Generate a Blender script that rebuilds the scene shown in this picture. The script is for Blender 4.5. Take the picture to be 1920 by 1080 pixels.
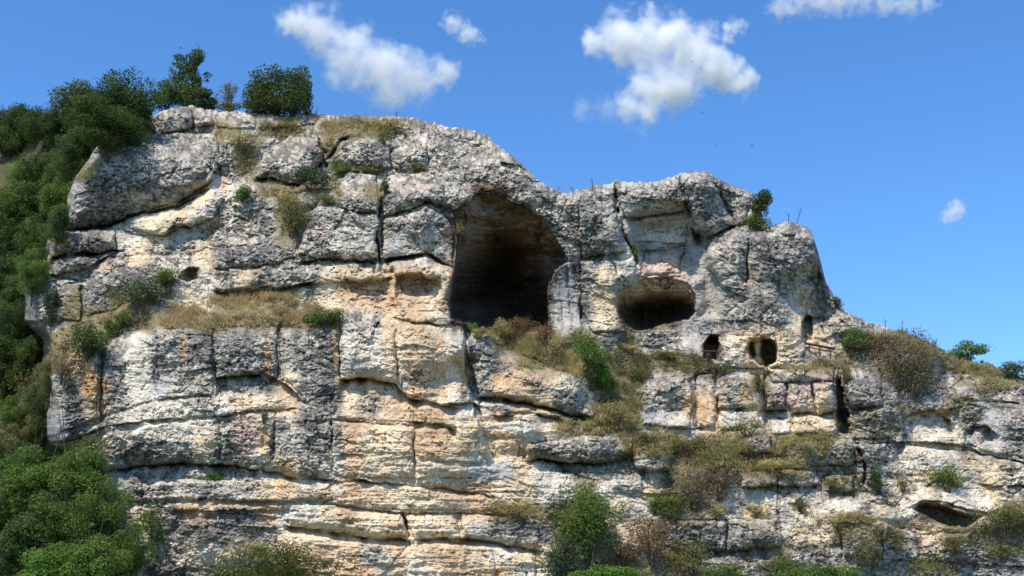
import bpy, math, random
import numpy as np
from mathutils import Vector

random.seed(7)
RNG = np.random.default_rng(11)
for o in list(bpy.data.objects):
    bpy.data.objects.remove(o, do_unlink=True)
C = bpy.context.scene
COL = C.collection

# ------------------------------------------------------------------ camera, sky, sun, exposure
F_PX = 2261.0                       # focal length in survey pixels (1920 wide)
PITCH = math.radians(16.0)
EYE = np.array([0.0, 0.0, 1.6])
cam_d = bpy.data.cameras.new('camera')
cam_d.sensor_width = 36.0
cam_d.lens = 36.0 * F_PX / 1920.0
cam_d.clip_start = 0.5
cam_d.clip_end = 9000.0
cam = bpy.data.objects.new('camera', cam_d)
cam.location = EYE
cam.rotation_euler = (math.pi / 2 + PITCH, 0, 0)
COL.objects.link(cam)
C.camera = cam

SUN_EL = math.radians(56)
SUN_AZ = math.radians(36)           # to the left of straight behind the camera
sun_vec = Vector((-math.sin(SUN_AZ) * math.cos(SUN_EL), -math.cos(SUN_AZ) * math.cos(SUN_EL), math.sin(SUN_EL)))
world = bpy.data.worlds.new('World')
C.world = world
world.use_nodes = True
wn = world.node_tree.nodes
wl = world.node_tree.links
wn.clear()
w_out = wn.new('ShaderNodeOutputWorld')
w_bg = wn.new('ShaderNodeBackground')
w_sky = wn.new('ShaderNodeTexSky')
w_sky.sky_type = 'NISHITA'
w_sky.sun_disc = False
w_sky.sun_elevation = SUN_EL
w_sky.sun_rotation = math.atan2(sun_vec.x, sun_vec.y)
w_sky.air_density = 0.85
w_sky.dust_density = 0.15
w_sky.ozone_density = 5.0
w_hs = wn.new('ShaderNodeHueSaturation')
w_hs.inputs['Saturation'].default_value = 1.18
w_hs.inputs['Hue'].default_value = 0.501
w_hs.inputs['Value'].default_value = 1.05
wl.new(w_sky.outputs[0], w_hs.inputs['Color'])
wl.new(w_hs.outputs[0], w_bg.inputs[0])
w_bg.inputs[1].default_value = 0.15
wl.new(w_bg.outputs[0], w_out.inputs[0])

sun_d = bpy.data.lights.new('sun', 'SUN')
sun_d.energy = 3.4
sun_d.angle = math.radians(0.53)
sun_d.color = (1.0, 0.91, 0.77)
sun = bpy.data.objects.new('sun', sun_d)
sun.rotation_euler = (-sun_vec).to_track_quat('-Z', 'Y').to_euler()
sun.location = (-40, -60, 90)
COL.objects.link(sun)

C.view_settings.view_transform = 'Standard'
C.view_settings.look = 'None'
C.view_settings.gamma = 1.0
C.view_settings.use_curve_mapping = False
C.view_settings.exposure = 0.62
C.cycles.max_bounces = 12
C.cycles.diffuse_bounces = 4
C.cycles.volume_bounces = 10
C.cycles.transparent_max_bounces = 16

# ------------------------------------------------------------------ small helpers
FWD = np.array([0, math.cos(PITCH), math.sin(PITCH)])
UPV = np.array([0, -math.sin(PITCH), math.cos(PITCH)])


def ray(px, py):
    px = np.asarray(px, float); py = np.asarray(py, float)
    u = (px - 960.0) / F_PX; v = (540.0 - py) / F_PX
    return u, FWD[1] + v * UPV[1], FWD[2] + v * UPV[2]


def unproj(px, py, Y):
    """the place seen in survey direction (px, py) at world distance Y along the valley axis"""
    a, b, c = ray(px, py)
    t = Y / b
    return a * t, Y + 0 * t, EYE[2] + c * t


def smooth(a, b, x):
    t = np.clip((x - a) / (b - a), 0, 1)
    return t * t * (3 - 2 * t)


def _hash(ix, iy, iz, s):
    h = (ix.astype(np.int64) * 374761393 + iy.astype(np.int64) * 668265263 + iz.astype(np.int64) * 2147483647 + s * 974711) & 0xFFFFFFFF
    h = ((h ^ (h >> 13)) * 1274126177) & 0xFFFFFFFF
    h = (h ^ (h >> 16)) & 0xFFFFFFFF
    h = (h * 2246822519) & 0xFFFFFFFF
    h = h ^ (h >> 15)
    return (h & 0xFFFFFF) / float(0xFFFFFF)


def vnoise(x, y, s=0):
    """2D value noise in -1..1"""
    ix = np.floor(x); iy = np.floor(y)
    fx = x - ix; fy = y - iy
    fx = fx * fx * fx * (fx * (fx * 6 - 15) + 10); fy = fy * fy * fy * (fy * (fy * 6 - 15) + 10)
    z = np.zeros_like(ix)
    a = _hash(ix, iy, z, s); b = _hash(ix + 1, iy, z, s)
    c = _hash(ix, iy + 1, z, s); d = _hash(ix + 1, iy + 1, z, s)
    return 2 * ((a * (1 - fx) + b * fx) * (1 - fy) + (c * (1 - fx) + d * fx) * fy) - 1


def fbm(x, y, s=0, o=4, g=0.5):
    r = 0; a = 1.0; n = 0
    for k in range(o):
        ca, sa = math.cos(0.6 * k), math.sin(0.6 * k)
        r = r + a * vnoise((x * ca - y * sa) * 2 ** k + 17.3 * k, (x * sa + y * ca) * 2 ** k - 9.1 * k, s + 31 * k)
        n += a; a *= g
    return r / n


def worley(x, y, s=0):
    ix = np.floor(x); iy = np.floor(y)
    f1 = np.full(x.shape, 9.0); f2 = np.full(x.shape, 9.0); idv = np.zeros(x.shape)
    z = np.zeros_like(ix)
    for dx in (-1, 0, 1):
        for dy in (-1, 0, 1):
            cx = ix + dx; cy = iy + dy
            qx = cx + 0.1 + 0.8 * _hash(cx, cy, z, s); qy = cy + 0.1 + 0.8 * _hash(cx, cy, z, s + 5)
            d = (qx - x) ** 2 + (qy - y) ** 2
            near = d < f1
            f2 = np.where(near, f1, np.minimum(f2, d))
            idv = np.where(near, _hash(cx, cy, z, s + 9), idv)
            f1 = np.where(near, d, f1)
    return np.sqrt(f1), np.sqrt(f2), idv


def facets(x, y, s=0):
    """broken faces: every cell is a tilted plane, so neighbours meet in sharp edges"""
    ix = np.floor(x); iy = np.floor(y)
    f1 = np.full(x.shape, 9.0); out = np.zeros(x.shape)
    z = np.zeros_like(ix)
    for dx in (-1, 0, 1):
        for dy in (-1, 0, 1):
            cx = ix + dx; cy = iy + dy
            qx = cx + _hash(cx, cy, z, s); qy = cy + _hash(cx, cy, z, s + 5)
            ex = x - qx; ey = y - qy
            d = ex * ex + ey * ey
            near = d < f1
            a = _hash(cx, cy, z, s + 9) * 2 - 1; b = _hash(cx, cy, z, s + 11) * 2 - 1; c = _hash(cx, cy, z, s + 13) - 0.5
            out = np.where(near, ex * a + ey * b + c, out)
            f1 = np.where(near, d, f1)
    return out


def seg_dist(P, Q, poly, closed):
    """distance from points to a polyline"""
    best = np.full(P.shape, 1e9)
    n = len(poly)
    for i in range(n if closed else n - 1):
        x0, y0 = poly[i]; x1, y1 = poly[(i + 1) % n]
        dx, dy = x1 - x0, y1 - y0
        L = dx * dx + dy * dy + 1e-9
        t = np.clip(((P - x0) * dx + (Q - y0) * dy) / L, 0, 1)
        best = np.minimum(best, (P - x0 - t * dx) ** 2 + (Q - y0 - t * dy) ** 2)
    return np.sqrt(best)


def inside(P, Q, poly):
    r = np.zeros(P.shape, bool)
    n = len(poly)
    for i in range(n):
        x0, y0 = poly[i]; x1, y1 = poly[(i + 1) % n]
        if y0 == y1:
            continue
        c = ((y0 > Q) != (y1 > Q)) & (P < (x1 - x0) * (Q - y0) / (y1 - y0) + x0)
        r ^= c
    return r


def bbox_mask(P, Q, poly, m):
    xs = [p[0] for p in poly]; ys = [p[1] for p in poly]
    return np.nonzero((P > min(xs) - m) & (P < max(xs) + m) & (Q > min(ys) - m) & (Q < max(ys) + m))


def sdf(P, Q, poly, m=30):
    """index, signed distance (positive inside)"""
    ix = bbox_mask(P, Q, poly, m)
    p = P[ix]; q = Q[ix]
    d = seg_dist(p, q, poly, True)
    return ix, np.where(inside(p, q, poly), d, -d)


def tag(o, label=None, cat=None, group=None, kind=None):
    if label: o['label'] = label
    if cat: o['category'] = cat
    if group: o['group'] = group
    if kind: o['kind'] = kind
    return o


def empty(name, loc=(0, 0, 0)):
    o = bpy.data.objects.new(name, None)
    o.location = loc
    o.empty_display_size = 0.3
    COL.objects.link(o)
    return o


def mesh_obj(name, verts, faces_idx, n_per, mat, parent=None, col=None, smoothsh=False, loc=None):
    """verts (n,3), faces_idx (m,n_per); col is a per-vertex colour"""
    me = bpy.data.meshes.new(name)
    nf = len(faces_idx)
    me.vertices.add(len(verts))
    me.vertices.foreach_set('co', np.ascontiguousarray(verts, dtype=np.float32).ravel())
    me.loops.add(nf * n_per)
    me.loops.foreach_set('vertex_index', np.ascontiguousarray(faces_idx, dtype=np.int32).ravel())
    me.polygons.add(nf)
    me.polygons.foreach_set('loop_start', np.arange(0, nf * n_per, n_per, dtype=np.int32))
    me.polygons.foreach_set('loop_total', np.full(nf, n_per, dtype=np.int32))
    me.polygons.foreach_set('use_smooth', np.full(nf, smoothsh, dtype=bool))
    if col is not None:
        at = me.attributes.new('Col', 'FLOAT_COLOR', 'POINT')
        c4 = np.ones((len(verts), 4), np.float32); c4[:, :3] = col
        at.data.foreach_set('color', c4.ravel())
    me.update(calc_edges=True)
    me.materials.append(mat)
    o = bpy.data.objects.new(name, me)
    COL.objects.link(o)
    if parent is not None:
        o.parent = parent
    if loc is not None:
        o.location = loc
    return o


def new_mat(name, rough=0.9, spec=0.2):
    m = bpy.data.materials.new(name)
    m.use_nodes = True
    n = m.node_tree.nodes; l = m.node_tree.links
    b = n['Principled BSDF']
    b.inputs['Roughness'].default_value = rough
    b.inputs['Specular IOR Level'].default_value = spec
    return m, n, l, b


def rock_material():
    m, n, l, b = new_mat('limestone', 0.95, 0.12)
    at = n.new('ShaderNodeAttribute'); at.attribute_name = 'Col'
    geo = n.new('ShaderNodeNewGeometry')
    n1 = n.new('ShaderNodeTexNoise'); n1.inputs['Scale'].default_value = 5.5; n1.inputs['Detail'].default_value = 5; n1.inputs['Roughness'].default_value = 0.7
    l.new(geo.outputs['Position'], n1.inputs['Vector'])
    r1 = n.new('ShaderNodeMapRange'); r1.inputs[1].default_value = 0.3; r1.inputs[2].default_value = 0.7
    r1.inputs[3].default_value = 0.62; r1.inputs[4].default_value = 1.38
    l.new(n1.outputs[0], r1.inputs[0])
    n2 = n.new('ShaderNodeTexNoise'); n2.inputs['Scale'].default_value = 16; n2.inputs['Detail'].default_value = 3
    l.new(geo.outputs['Position'], n2.inputs['Vector'])
    mul = n.new('ShaderNodeVectorMath'); mul.operation = 'SCALE'
    l.new(at.outputs['Color'], mul.inputs[0]); l.new(r1.outputs[0], mul.inputs['Scale'])
    l.new(mul.outputs[0], b.inputs['Base Color'])
    add = n.new('ShaderNodeMath'); add.operation = 'MULTIPLY_ADD'; add.inputs[1].default_value = 0.4
    l.new(n2.outputs[0], add.inputs[0]); l.new(n1.outputs[0], add.inputs[2])
    bp = n.new('ShaderNodeBump'); bp.inputs['Strength'].default_value = 0.6; bp.inputs['Distance'].default_value = 0.16
    l.new(add.outputs[0], bp.inputs['Height']); l.new(bp.outputs[0], b.inputs['Normal'])
    return m


def leaf_material(name, col, trans=0.35, var=0.35):
    m, n, l, b = new_mat(name, 0.6, 0.25)
    geo = n.new('ShaderNodeNewGeometry')
    oi = n.new('ShaderNodeObjectInfo')
    nz = n.new('ShaderNodeTexNoise'); nz.inputs['Scale'].default_value = 0.9; nz.inputs['Detail'].default_value = 2
    l.new(geo.outputs['Position'], nz.inputs['Vector'])
    mixf = n.new('ShaderNodeMath'); mixf.operation = 'MULTIPLY_ADD'; mixf.inputs[1].default_value = 0.28
    l.new(geo.outputs['Random Per Island'], mixf.inputs[0]); l.new(nz.outputs[0], mixf.inputs[2])
    ramp = n.new('ShaderNodeValToRGB')
    e = ramp.color_ramp.elements
    e[0].position = 0.3; e[0].color = (col[0] * (1 - var), col[1] * (1 - var), col[2] * (1 - var), 1)
    e[1].position = 1.0; e[1].color = (col[0] * (1 + var * 1.9), col[1] * (1 + var * 1.3), col[2] * (1 + var * 0.5), 1)
    l.new(mixf.outputs[0], ramp.inputs[0])
    hs = n.new('ShaderNodeHueSaturation')
    mr = n.new('ShaderNodeMapRange'); mr.inputs[3].default_value = 0.85; mr.inputs[4].default_value = 1.15
    l.new(oi.outputs['Random'], mr.inputs[0]); l.new(mr.outputs[0], hs.inputs['Value'])
    l.new(ramp.outputs[0], hs.inputs['Color'])
    l.new(hs.outputs[0], b.inputs['Base Color'])
    tr = n.new('ShaderNodeBsdfTranslucent'); l.new(hs.outputs[0], tr.inputs[0])
    mx = n.new('ShaderNodeMixShader'); mx.inputs[0].default_value = trans
    l.new(b.outputs[0], mx.inputs[1]); l.new(tr.outputs[0], mx.inputs[2])
    l.new(mx.outputs[0], n['Material Output'].inputs[0])
    return m


def plain_material(name, col, rough=0.85, nscale=6.0, amt=0.3):
    m, n, l, b = new_mat(name, rough, 0.2)
    geo = n.new('ShaderNodeNewGeometry')
    nz = n.new('ShaderNodeTexNoise'); nz.inputs['Scale'].default_value = nscale; nz.inputs['Detail'].default_value = 4
    l.new(geo.outputs['Position'], nz.inputs['Vector'])
    ramp = n.new('ShaderNodeValToRGB'); e = ramp.color_ramp.elements
    e[0].position = 0.3; e[1].position = 0.7
    e[0].color = tuple(c * (1 - amt) for c in col) + (1,)
    e[1].color = tuple(c * (1 + amt) for c in col) + (1,)
    l.new(nz.outputs[0], ramp.inputs[0]); l.new(ramp.outputs[0], b.inputs['Base Color'])
    return m


ROCK = rock_material()
BARK = plain_material('bark', (0.09, 0.07, 0.055))
LEAF = {
    'deep': leaf_material('leaf_deep', (0.060, 0.102, 0.028), 0.35),
    'dark': leaf_material('leaf_dark', (0.082, 0.138, 0.038), 0.35),
    'mid': leaf_material('leaf_mid', (0.115, 0.195, 0.045), 0.42),
    'bright': leaf_material('leaf_bright', (0.125, 0.25, 0.042), 0.45),
    'olive': leaf_material('leaf_olive', (0.19, 0.205, 0.085), 0.4),
    'grey': leaf_material('leaf_grey', (0.20, 0.185, 0.125), 0.35),
    'brown': leaf_material('leaf_brown', (0.16, 0.105, 0.060), 0.25),
    'blue': leaf_material('leaf_bluegreen', (0.075, 0.115, 0.062), 0.35),
    'straw': leaf_material('straw', (0.54, 0.47, 0.28), 0.45),
    'grass': leaf_material('dry_grass', (0.42, 0.39, 0.205), 0.45),
}

# ------------------------------------------------------------------ the cliff: survey of its shape
TOPLINE = [(-1100, 420), (-600, 340), (-260, 290), (-150, 270), (0, 252), (110, 254), (180, 240), (240, 228), (290, 213), (330, 200), (362, 199), (400, 207),
           (470, 212), (585, 217), (700, 217), (780, 220), (830, 235), (880, 243), (915, 255), (940, 280), (975, 305),
           (1000, 330), (1030, 352), (1060, 362), (1100, 352), (1145, 345), (1155, 337), (1180, 342), (1230, 340),
           (1270, 328), (1300, 318), (1325, 320), (1360, 340), (1410, 362), (1425, 388), (1432, 412), (1440, 425),
           (1480, 415), (1510, 425), (1524, 440), (1537, 482), (1550, 532), (1568, 565), (1590, 588), (1640, 607),
           (1700, 622), (1750, 645), (1790, 672), (1850, 682), (1920, 702), (2000, 730), (2180, 770), (2600, 850), (3100, 940)]
LEFTEDGE = [(-400, 292), (200, 290), (215, 285), (262, 200), (330, 150), (420, 118), (450, 98), (510, 88), (540, 60), (600, 62),
            (640, 96), (700, 100), (800, 98), (835, 110), (860, 165), (900, 205), (950, 225), (1000, 245), (1080, 268), (1300, 300)]
YCTRL = [(130, 700, 86.5), (130, 820, 86), (200, 700, 85), (200, 900, 85.5), (300, 1060, 85.5), (300, 800, 84), (300, 640, 85), (450, 650, 84),
         (450, 800, 83.5), (450, 1000, 84), (620, 650, 84), (620, 850, 83), (620, 1050, 83), (780, 650, 83.5), (780, 850, 82.8),
         (780, 1050, 82.5), (855, 650, 84), (80, 570, 91), (160, 480, 90.5), (200, 560, 89.5), (150, 400, 92), (250, 340, 91),
         (350, 340, 90.5), (350, 440, 89.5), (350, 540, 88.5), (450, 300, 92.5), (450, 400, 90), (450, 520, 88.2), (600, 300, 92.5),
         (600, 400, 88.7), (600, 520, 87.5), (700, 300, 92), (680, 400, 88), (690, 520, 87), (780, 300, 91.5), (780, 400, 87.5),
         (780, 540, 86), (350, 240, 95), (550, 240, 95.5), (750, 240, 95), (470, 595, 85.5), (470, 560, 88.2), (250, 600, 87.5),
         (900, 260, 94), (900, 330, 92), (850, 400, 89.5), (980, 350, 92.5), (1070, 420, 93), (1060, 570, 94), (1130, 560, 93.5), (1130, 450, 93.5),
         (960, 640, 91), (1000, 680, 89.5), (1100, 650, 92), (1130, 740, 90), (1060, 735, 87), (900, 680, 85.6), (980, 700, 86.6), (930, 740, 85),
         (950, 800, 84.5), (1080, 800, 86.2), (1180, 800, 88.5), (860, 800, 83.5), (870, 620, 86.5),
         (1150, 350, 95), (1300, 340, 95), (1400, 380, 97.5), (1240, 450, 95.8), (1250, 560, 96), (1400, 470, 94.5),
         (1480, 450, 95.5), (1530, 560, 98), (1420, 600, 93.5), (1430, 670, 93.4), (1220, 640, 94.2), (1310, 610, 95.3),
         (1200, 690, 93), (1310, 680, 93.4), (1250, 750, 91.5), (1400, 750, 91.5), (1500, 750, 91.5), (1620, 750, 92.5), (1300, 830, 90),
         (1450, 850, 89.8), (1600, 880, 90.5), (1400, 920, 88.5), (1300, 1000, 87), (1400, 1050, 86.5), (1600, 1000, 88),
         (1100, 850, 86), (1200, 860, 87.2), (1100, 950, 85.3), (1000, 950, 84.2), (1000, 1060, 83.5), (1150, 1060, 84.5), (1700, 700, 96),
         (1800, 760, 95.5), (1900, 800, 95.5), (1700, 870, 93.5), (1850, 880, 93.5), (1750, 1000, 91), (1900, 1000, 91.5),
         (1600, 640, 96.5), (1800, 700, 99), (1900, 725, 100), (2100, 900, 96), (2100, 1100, 92), (2600, 900, 104), (2600, 1150, 97), (3100, 1000, 112), (1900, 1200, 88), (1400, 1200, 84.5),
         (900, 1200, 81.5), (400, 1200, 83.5)]
HILL = [(-1100, 500, 128), (-1100, 1100, 96), (-600, 400, 130), (-600, 1000, 97), (-250, 300, 132), (0, 260, 128), (0, 500, 112), (0, 700, 102), (0, 850, 96), (0, 1080, 90), (150, 240, 118), (250, 230, 104),
        (120, 350, 116), (60, 620, 103), (100, 900, 95), (200, 1080, 90), (-250, 800, 102), (-250, 1100, 92), (0, 1250, 86), (60, 450, 112)]


def interp(ctrl, P, Q, eps=28.0, p=2.2):
    num = np.zeros(P.shape); den = np.zeros(P.shape)
    for x, y, v in ctrl:
        w = 1.0 / ((P - x) ** 2 + (1.25 * (Q - y)) ** 2 + eps * eps) ** p
        num += w * v; den += w
    return num / den


STEP = 1.55
cols = np.concatenate([np.arange(-1100, -232, 9.0), np.arange(-230, 2150, STEP), np.arange(2156, 3100, 9.0)])
top = np.interp(cols, [p[0] for p in TOPLINE], [p[1] for p in TOPLINE])
top = top + 3.2 * fbm(cols / 22, np.zeros_like(cols), 3, 4, 0.6) + 2.0 * vnoise(cols / 5, np.zeros_like(cols), 8)
BOT = 1240.0
NR = 640
vv = np.linspace(0, 1, NR)
PX = np.repeat(cols[None, :], NR, 0)
PY = top[None, :] + vv[:, None] * (BOT - top[None, :])
NC = len(cols)

Yc = interp(YCTRL, PX, PY)
Yh = interp(HILL, PX, PY, 60)
xl = np.interp(PY, [p[0] for p in LEFTEDGE], [p[1] for p in LEFTEDGE]) + 5 * fbm(PY / 30, PX * 0, 77, 3)
onhill = smooth(-4, 22, xl - PX)
edge_round = 2.6 * (1 - np.sqrt(1 - (1 - np.clip((PX - xl) / 26, 0, 1)) ** 2))
Y = Yc + edge_round
Y = Y * (1 - onhill) + np.maximum(Yh, Yc + 3) * onhill
t = np.clip((PY - top[None, :]) / 26.0, 0, 1)
Y = Y + 2.4 * (1 - np.sqrt(1 - (1 - t) ** 2))

# lookup coordinates for edges, bent a little so that outlines are not ruler-straight
WX = PX + 6.5 * fbm(PX / 26, PY / 26, 41, 4, 0.6)
WY = PY + 5.0 * fbm(PX / 26, PY / 26, 42, 4, 0.6)

# metric surface coordinates for noise
U = PX * 0.0395; V = PY * 0.0395
disp = np.zeros(PX.shape)            # metres towards the valley
part = np.full(PX.shape, -1, int)    # which block a point belongs to

# --- blocks bounded by joints: (outline, lift, rounding)
BLOCKS = [
 ([(290, 250), (190, 235), (120, 310), (80, 400), (85, 436), (190, 422), (250, 400), (330, 385), (362, 362), (400, 332), (420, 300), (400, 250)], 1.5, 34),
 ([(293, 215), (330, 198), (362, 200), (362, 240), (300, 252)], 1.0, 12),
 ([(364, 200), (400, 205), (400, 235), (366, 238)], .6, 10),
 ([(402, 208), (480, 212), (480, 240), (405, 238)], .5, 8),
 ([(482, 212), (600, 216), (590, 235), (485, 240)], .5, 8),
 ([(240, 407), (300, 387), (365, 372), (400, 345), (422, 372), (395, 415), (345, 425), (300, 442), (245, 425)], .9, 14),
 ([(55, 485), (65, 440), (160, 428), (215, 430), (218, 472), (170, 500), (70, 522)], 1.3, 18),
 ([(15, 545), (40, 515), (120, 522), (152, 532), (150, 600), (20, 608)], .9, 18),
 ([(170, 510), (200, 485), (260, 480), (330, 478), (335, 520), (210, 580), (160, 590)], .5, 16),
 ([(480, 330), (495, 290), (540, 255), (600, 262), (608, 300), (560, 345), (500, 335)], 1.1, 26),
 ([(655, 262), (700, 240), (730, 265), (735, 315), (690, 320), (650, 300)], .8, 18),
 ([(736, 260), (760, 235), (800, 245), (805, 300), (790, 312), (740, 316)], .7, 18),
 ([(565, 440), (600, 380), (655, 325), (705, 330), (710, 380), (706, 485), (640, 490), (560, 475)], 1.4, 34),
 ([(718, 375), (745, 335), (800, 320), (830, 345), (838, 388), (800, 380), (760, 395), (717, 407)], 1.1, 22),
 ([(718, 412), (760, 402), (800, 388), (836, 400), (852, 440), (848, 500), (800, 478), (750, 486), (717, 492)], 1.1, 22),
 ([(480, 420), (500, 372), (530, 365), (555, 400), (556, 482), (490, 500), (400, 502), (395, 440), (440, 410)], .6, 18),
 ([(400, 505), (500, 502), (640, 492), (712, 494), (716, 528), (600, 530), (490, 540), (400, 543)], .5, 12),
 ([(722, 492), (780, 478), (830, 503), (846, 530), (838, 560), (825, 520), (740, 515)], 1.0, 14),
 ([(738, 563), (800, 572), (850, 598), (832, 611), (790, 604), (738, 592)], .8, 14),
 ([(840, 250), (900, 240), (930, 270), (1000, 345), (1058, 380), (1090, 480), (1062, 486), (1030, 420), (965, 372), (905, 356), (850, 398), (812, 345)], .4, 18),
 ([(1065, 362), (1100, 350), (1152, 345), (1155, 390), (1174, 470), (1092, 486), (1084, 420)], .9, 18),
 ([(1153, 338), (1200, 340), (1268, 330), (1286, 380), (1240, 400), (1177, 408), (1160, 375)], 1.2, 14),
 ([(1272, 328), (1320, 318), (1340, 352), (1378, 422), (1330, 442), (1297, 415), (1280, 370)], 1.6, 18),
 ([(1330, 320), (1412, 360), (1400, 410), (1382, 422), (1345, 352)], .6, 12),
 ([(1180, 412), (1286, 398), (1286, 455), (1212, 470), (1186, 450)], .35, 8),
 ([(1206, 476), (1280, 461), (1276, 516), (1200, 521)], .8, 12),
 ([(1087, 490), (1148, 490), (1160, 520), (1156, 570), (1172, 620), (1110, 622), (1085, 560)], .8, 14),
 ([(1152, 490), (1186, 484), (1196, 520), (1178, 540), (1160, 520)], .7, 12),
 ([(1325, 470), (1380, 436), (1404, 445), (1402, 560), (1365, 545), (1330, 505)], 1.0, 24),
 ([(1407, 440), (1480, 415), (1532, 450), (1535, 530), (1510, 570), (1508, 690), (1348, 690), (1362, 590), (1400, 562)], 1.3, 30),
 ([(1205, 712), (1290, 705), (1298, 760), (1290, 803), (1208, 795)], 1.0, 12),
 ([(1302, 705), (1341, 702), (1341, 800), (1306, 803)], .8, 10),
 ([(1345, 706), (1422, 700), (1426, 762), (1345, 768)], .8, 12),
 ([(1347, 772), (1426, 768), (1426, 800), (1350, 806)], .5, 8),
 ([(1440, 690), (1562, 688), (1564, 714), (1445, 716)], .9, 9),
 ([(1432, 720), (1472, 718), (1474, 765), (1436, 766)], .8, 10),
 ([(1476, 718), (1520, 720), (1525, 773), (1480, 775)], 1.0, 12),
 ([(1524, 718), (1565, 716), (1568, 770), (1530, 778)], 1.1, 12),
 ([(1482, 779), (1528, 778), (1566, 785), (1566, 812), (1486, 810)], .9, 11),
 ([(1443, 787), (1479, 786), (1480, 813), (1446, 813)], .7, 9),
 ([(1578, 690), (1650, 685), (1656, 760), (1602, 768), (1582, 740)], 1.2, 16),
 ([(1598, 772), (1658, 765), (1672, 820), (1604, 822)], .9, 14),
 ([(1470, 832), (1600, 822), (1602, 872), (1480, 872)], .9, 12),
 ([(1608, 832), (1672, 830), (1702, 900), (1682, 950), (1632, 940), (1614, 880)], .9, 18),
 ([(1380, 822), (1445, 816), (1450, 850), (1386, 852)], .9, 12),
 ([(1386, 886), (1456, 880), (1458, 910), (1390, 914)], .8, 9),
 ([(1459, 881), (1533, 880), (1536, 912), (1461, 911)], .8, 9),
 ([(1545, 892), (1600, 888), (1602, 920), (1550, 922)], .8, 9),
 ([(1270, 978), (1358, 975), (1362, 1032), (1280, 1034)], 1.0, 14),
 ([(1362, 975), (1452, 975), (1460, 1026), (1365, 1032)], 1.0, 14),
 ([(1575, 985), (1650, 980), (1655, 1046), (1580, 1040)], .9, 14),
 ([(1655, 982), (1720, 1000), (1724, 1050), (1658, 1047)], .9, 14),
 ([(1728, 1003), (1820, 998), (1830, 1055), (1730, 1052)], .8, 14),
 ([(872, 622), (905, 622), (1000, 675), (1090, 710), (1126, 770), (1110, 783), (1000, 758), (930, 742), (897, 742)], 1.5, 20),
 ([(925, 755), (990, 756), (994, 772), (940, 776)], .9, 7),
 ([(1000, 764), (1090, 776), (1096, 788), (1010, 778)], .7, 6),
 ([(985, 832), (1110, 815), (1162, 822), (1182, 850), (1110, 870), (985, 862)], 1.2, 16),
 ([(1190, 836), (1256, 836), (1258, 882), (1190, 882)], 1.0, 14),
 ([(1150, 888), (1202, 890), (1200, 920), (1150, 916)], .9, 12),
 ([(50, 690), (80, 630), (186, 650), (180, 786), (50, 836)], 1.0, 18),
 ([(190, 650), (240, 620), (398, 616), (398, 742), (300, 745), (190, 782)], .9, 18),
 ([(402, 616), (520, 614), (520, 690), (442, 700), (402, 740)], .9, 14),
 ([(526, 616), (638, 616), (640, 735), (575, 752), (530, 700)], .9, 16),
 ([(642, 602), (738, 620), (748, 716), (690, 706), (642, 710)], 1.3, 12),
 ([(742, 606), (862, 612), (882, 700), (880, 752), (830, 757), (762, 742), (748, 716)], 1.3, 16),
 ([(186, 790), (300, 750), (398, 746), (442, 765), (440, 772), (290, 790), (150, 822)], .5, 9),
 ([(446, 765), (500, 735), (570, 755), (562, 765), (500, 765), (447, 772)], .4, 7),
 ([(150, 830), (290, 796), (410, 784), (412, 868), (290, 868), (205, 878)], .7, 14),
 ([(414, 783), (515, 770), (512, 862), (480, 890), (414, 868)], .6, 12),
 ([(518, 770), (622, 742), (622, 895), (560, 896), (500, 880), (515, 860)], .6, 12),
 ([(626, 720), (690, 752), (770, 775), (768, 792), (700, 788), (630, 783)], .5, 8),
 ([(770, 757), (830, 765), (860, 800), (830, 795), (772, 790)], .8, 9),
 ([(626, 790), (700, 792), (776, 798), (776, 895), (700, 895), (626, 892)], .7, 9),
 ([(780, 800), (865, 806), (908, 862), (900, 870), (782, 858)], .6, 10),
 ([(880, 760), (900, 770), (925, 860), (905, 850), (890, 800)], .7, 8),
 ([(905, 792), (975, 790), (978, 818), (915, 820)], .6, 7),
 ([(925, 825), (978, 822), (980, 862), (935, 868)], .6, 9),
 ([(782, 863), (905, 874), (960, 880), (985, 920), (900, 922), (782, 908)], .6, 9),
 ([(210, 915), (330, 898), (540, 905), (620, 908), (620, 938), (330, 935), (232, 938)], .8, 9),
 ([(624, 900), (700, 905), (780, 912), (900, 928), (960, 934), (990, 950), (900, 958), (700, 952), (624, 944)], .9, 10),
 ([(320, 944), (540, 944), (542, 955), (330, 958)], .5, 5),
 ([(545, 945), (620, 948), (752, 962), (762, 1006), (700, 1006), (620, 990), (545, 980)], 1.1, 12),
 ([(758, 962), (850, 962), (862, 1006), (775, 1010)], 1.1, 12),
 ([(866, 962), (960, 968), (1010, 990), (1015, 1024), (930, 1016), (868, 1006)], 1.1, 12),
 ([(545, 1000), (620, 1008), (690, 1018), (760, 1022), (700, 1100), (560, 1100)], .8, 14),
 ([(775, 1020), (870, 1018), (925, 1030), (930, 1095), (760, 1100)], .8, 14),
 ([(930, 1032), (1000, 1040), (1010, 1100), (935, 1096)], .8, 12),
 ([(300, 1005), (400, 1002), (470, 1010), (470, 1060), (330, 1068)], .7, 14),
 ([(1800, 700), (1860, 705), (1920, 720), (1920, 760), (1800, 745)], .6, 12),
 ([(1668, 740), (1720, 720), (1760, 760), (1720, 772), (1680, 790)], .5, 14),
 ([(1800, 750), (1925, 765), (1925, 855), (1870, 850), (1800, 830)], .6, 16),
]
dmin_line = np.full(PX.shape, 99.0)
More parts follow.
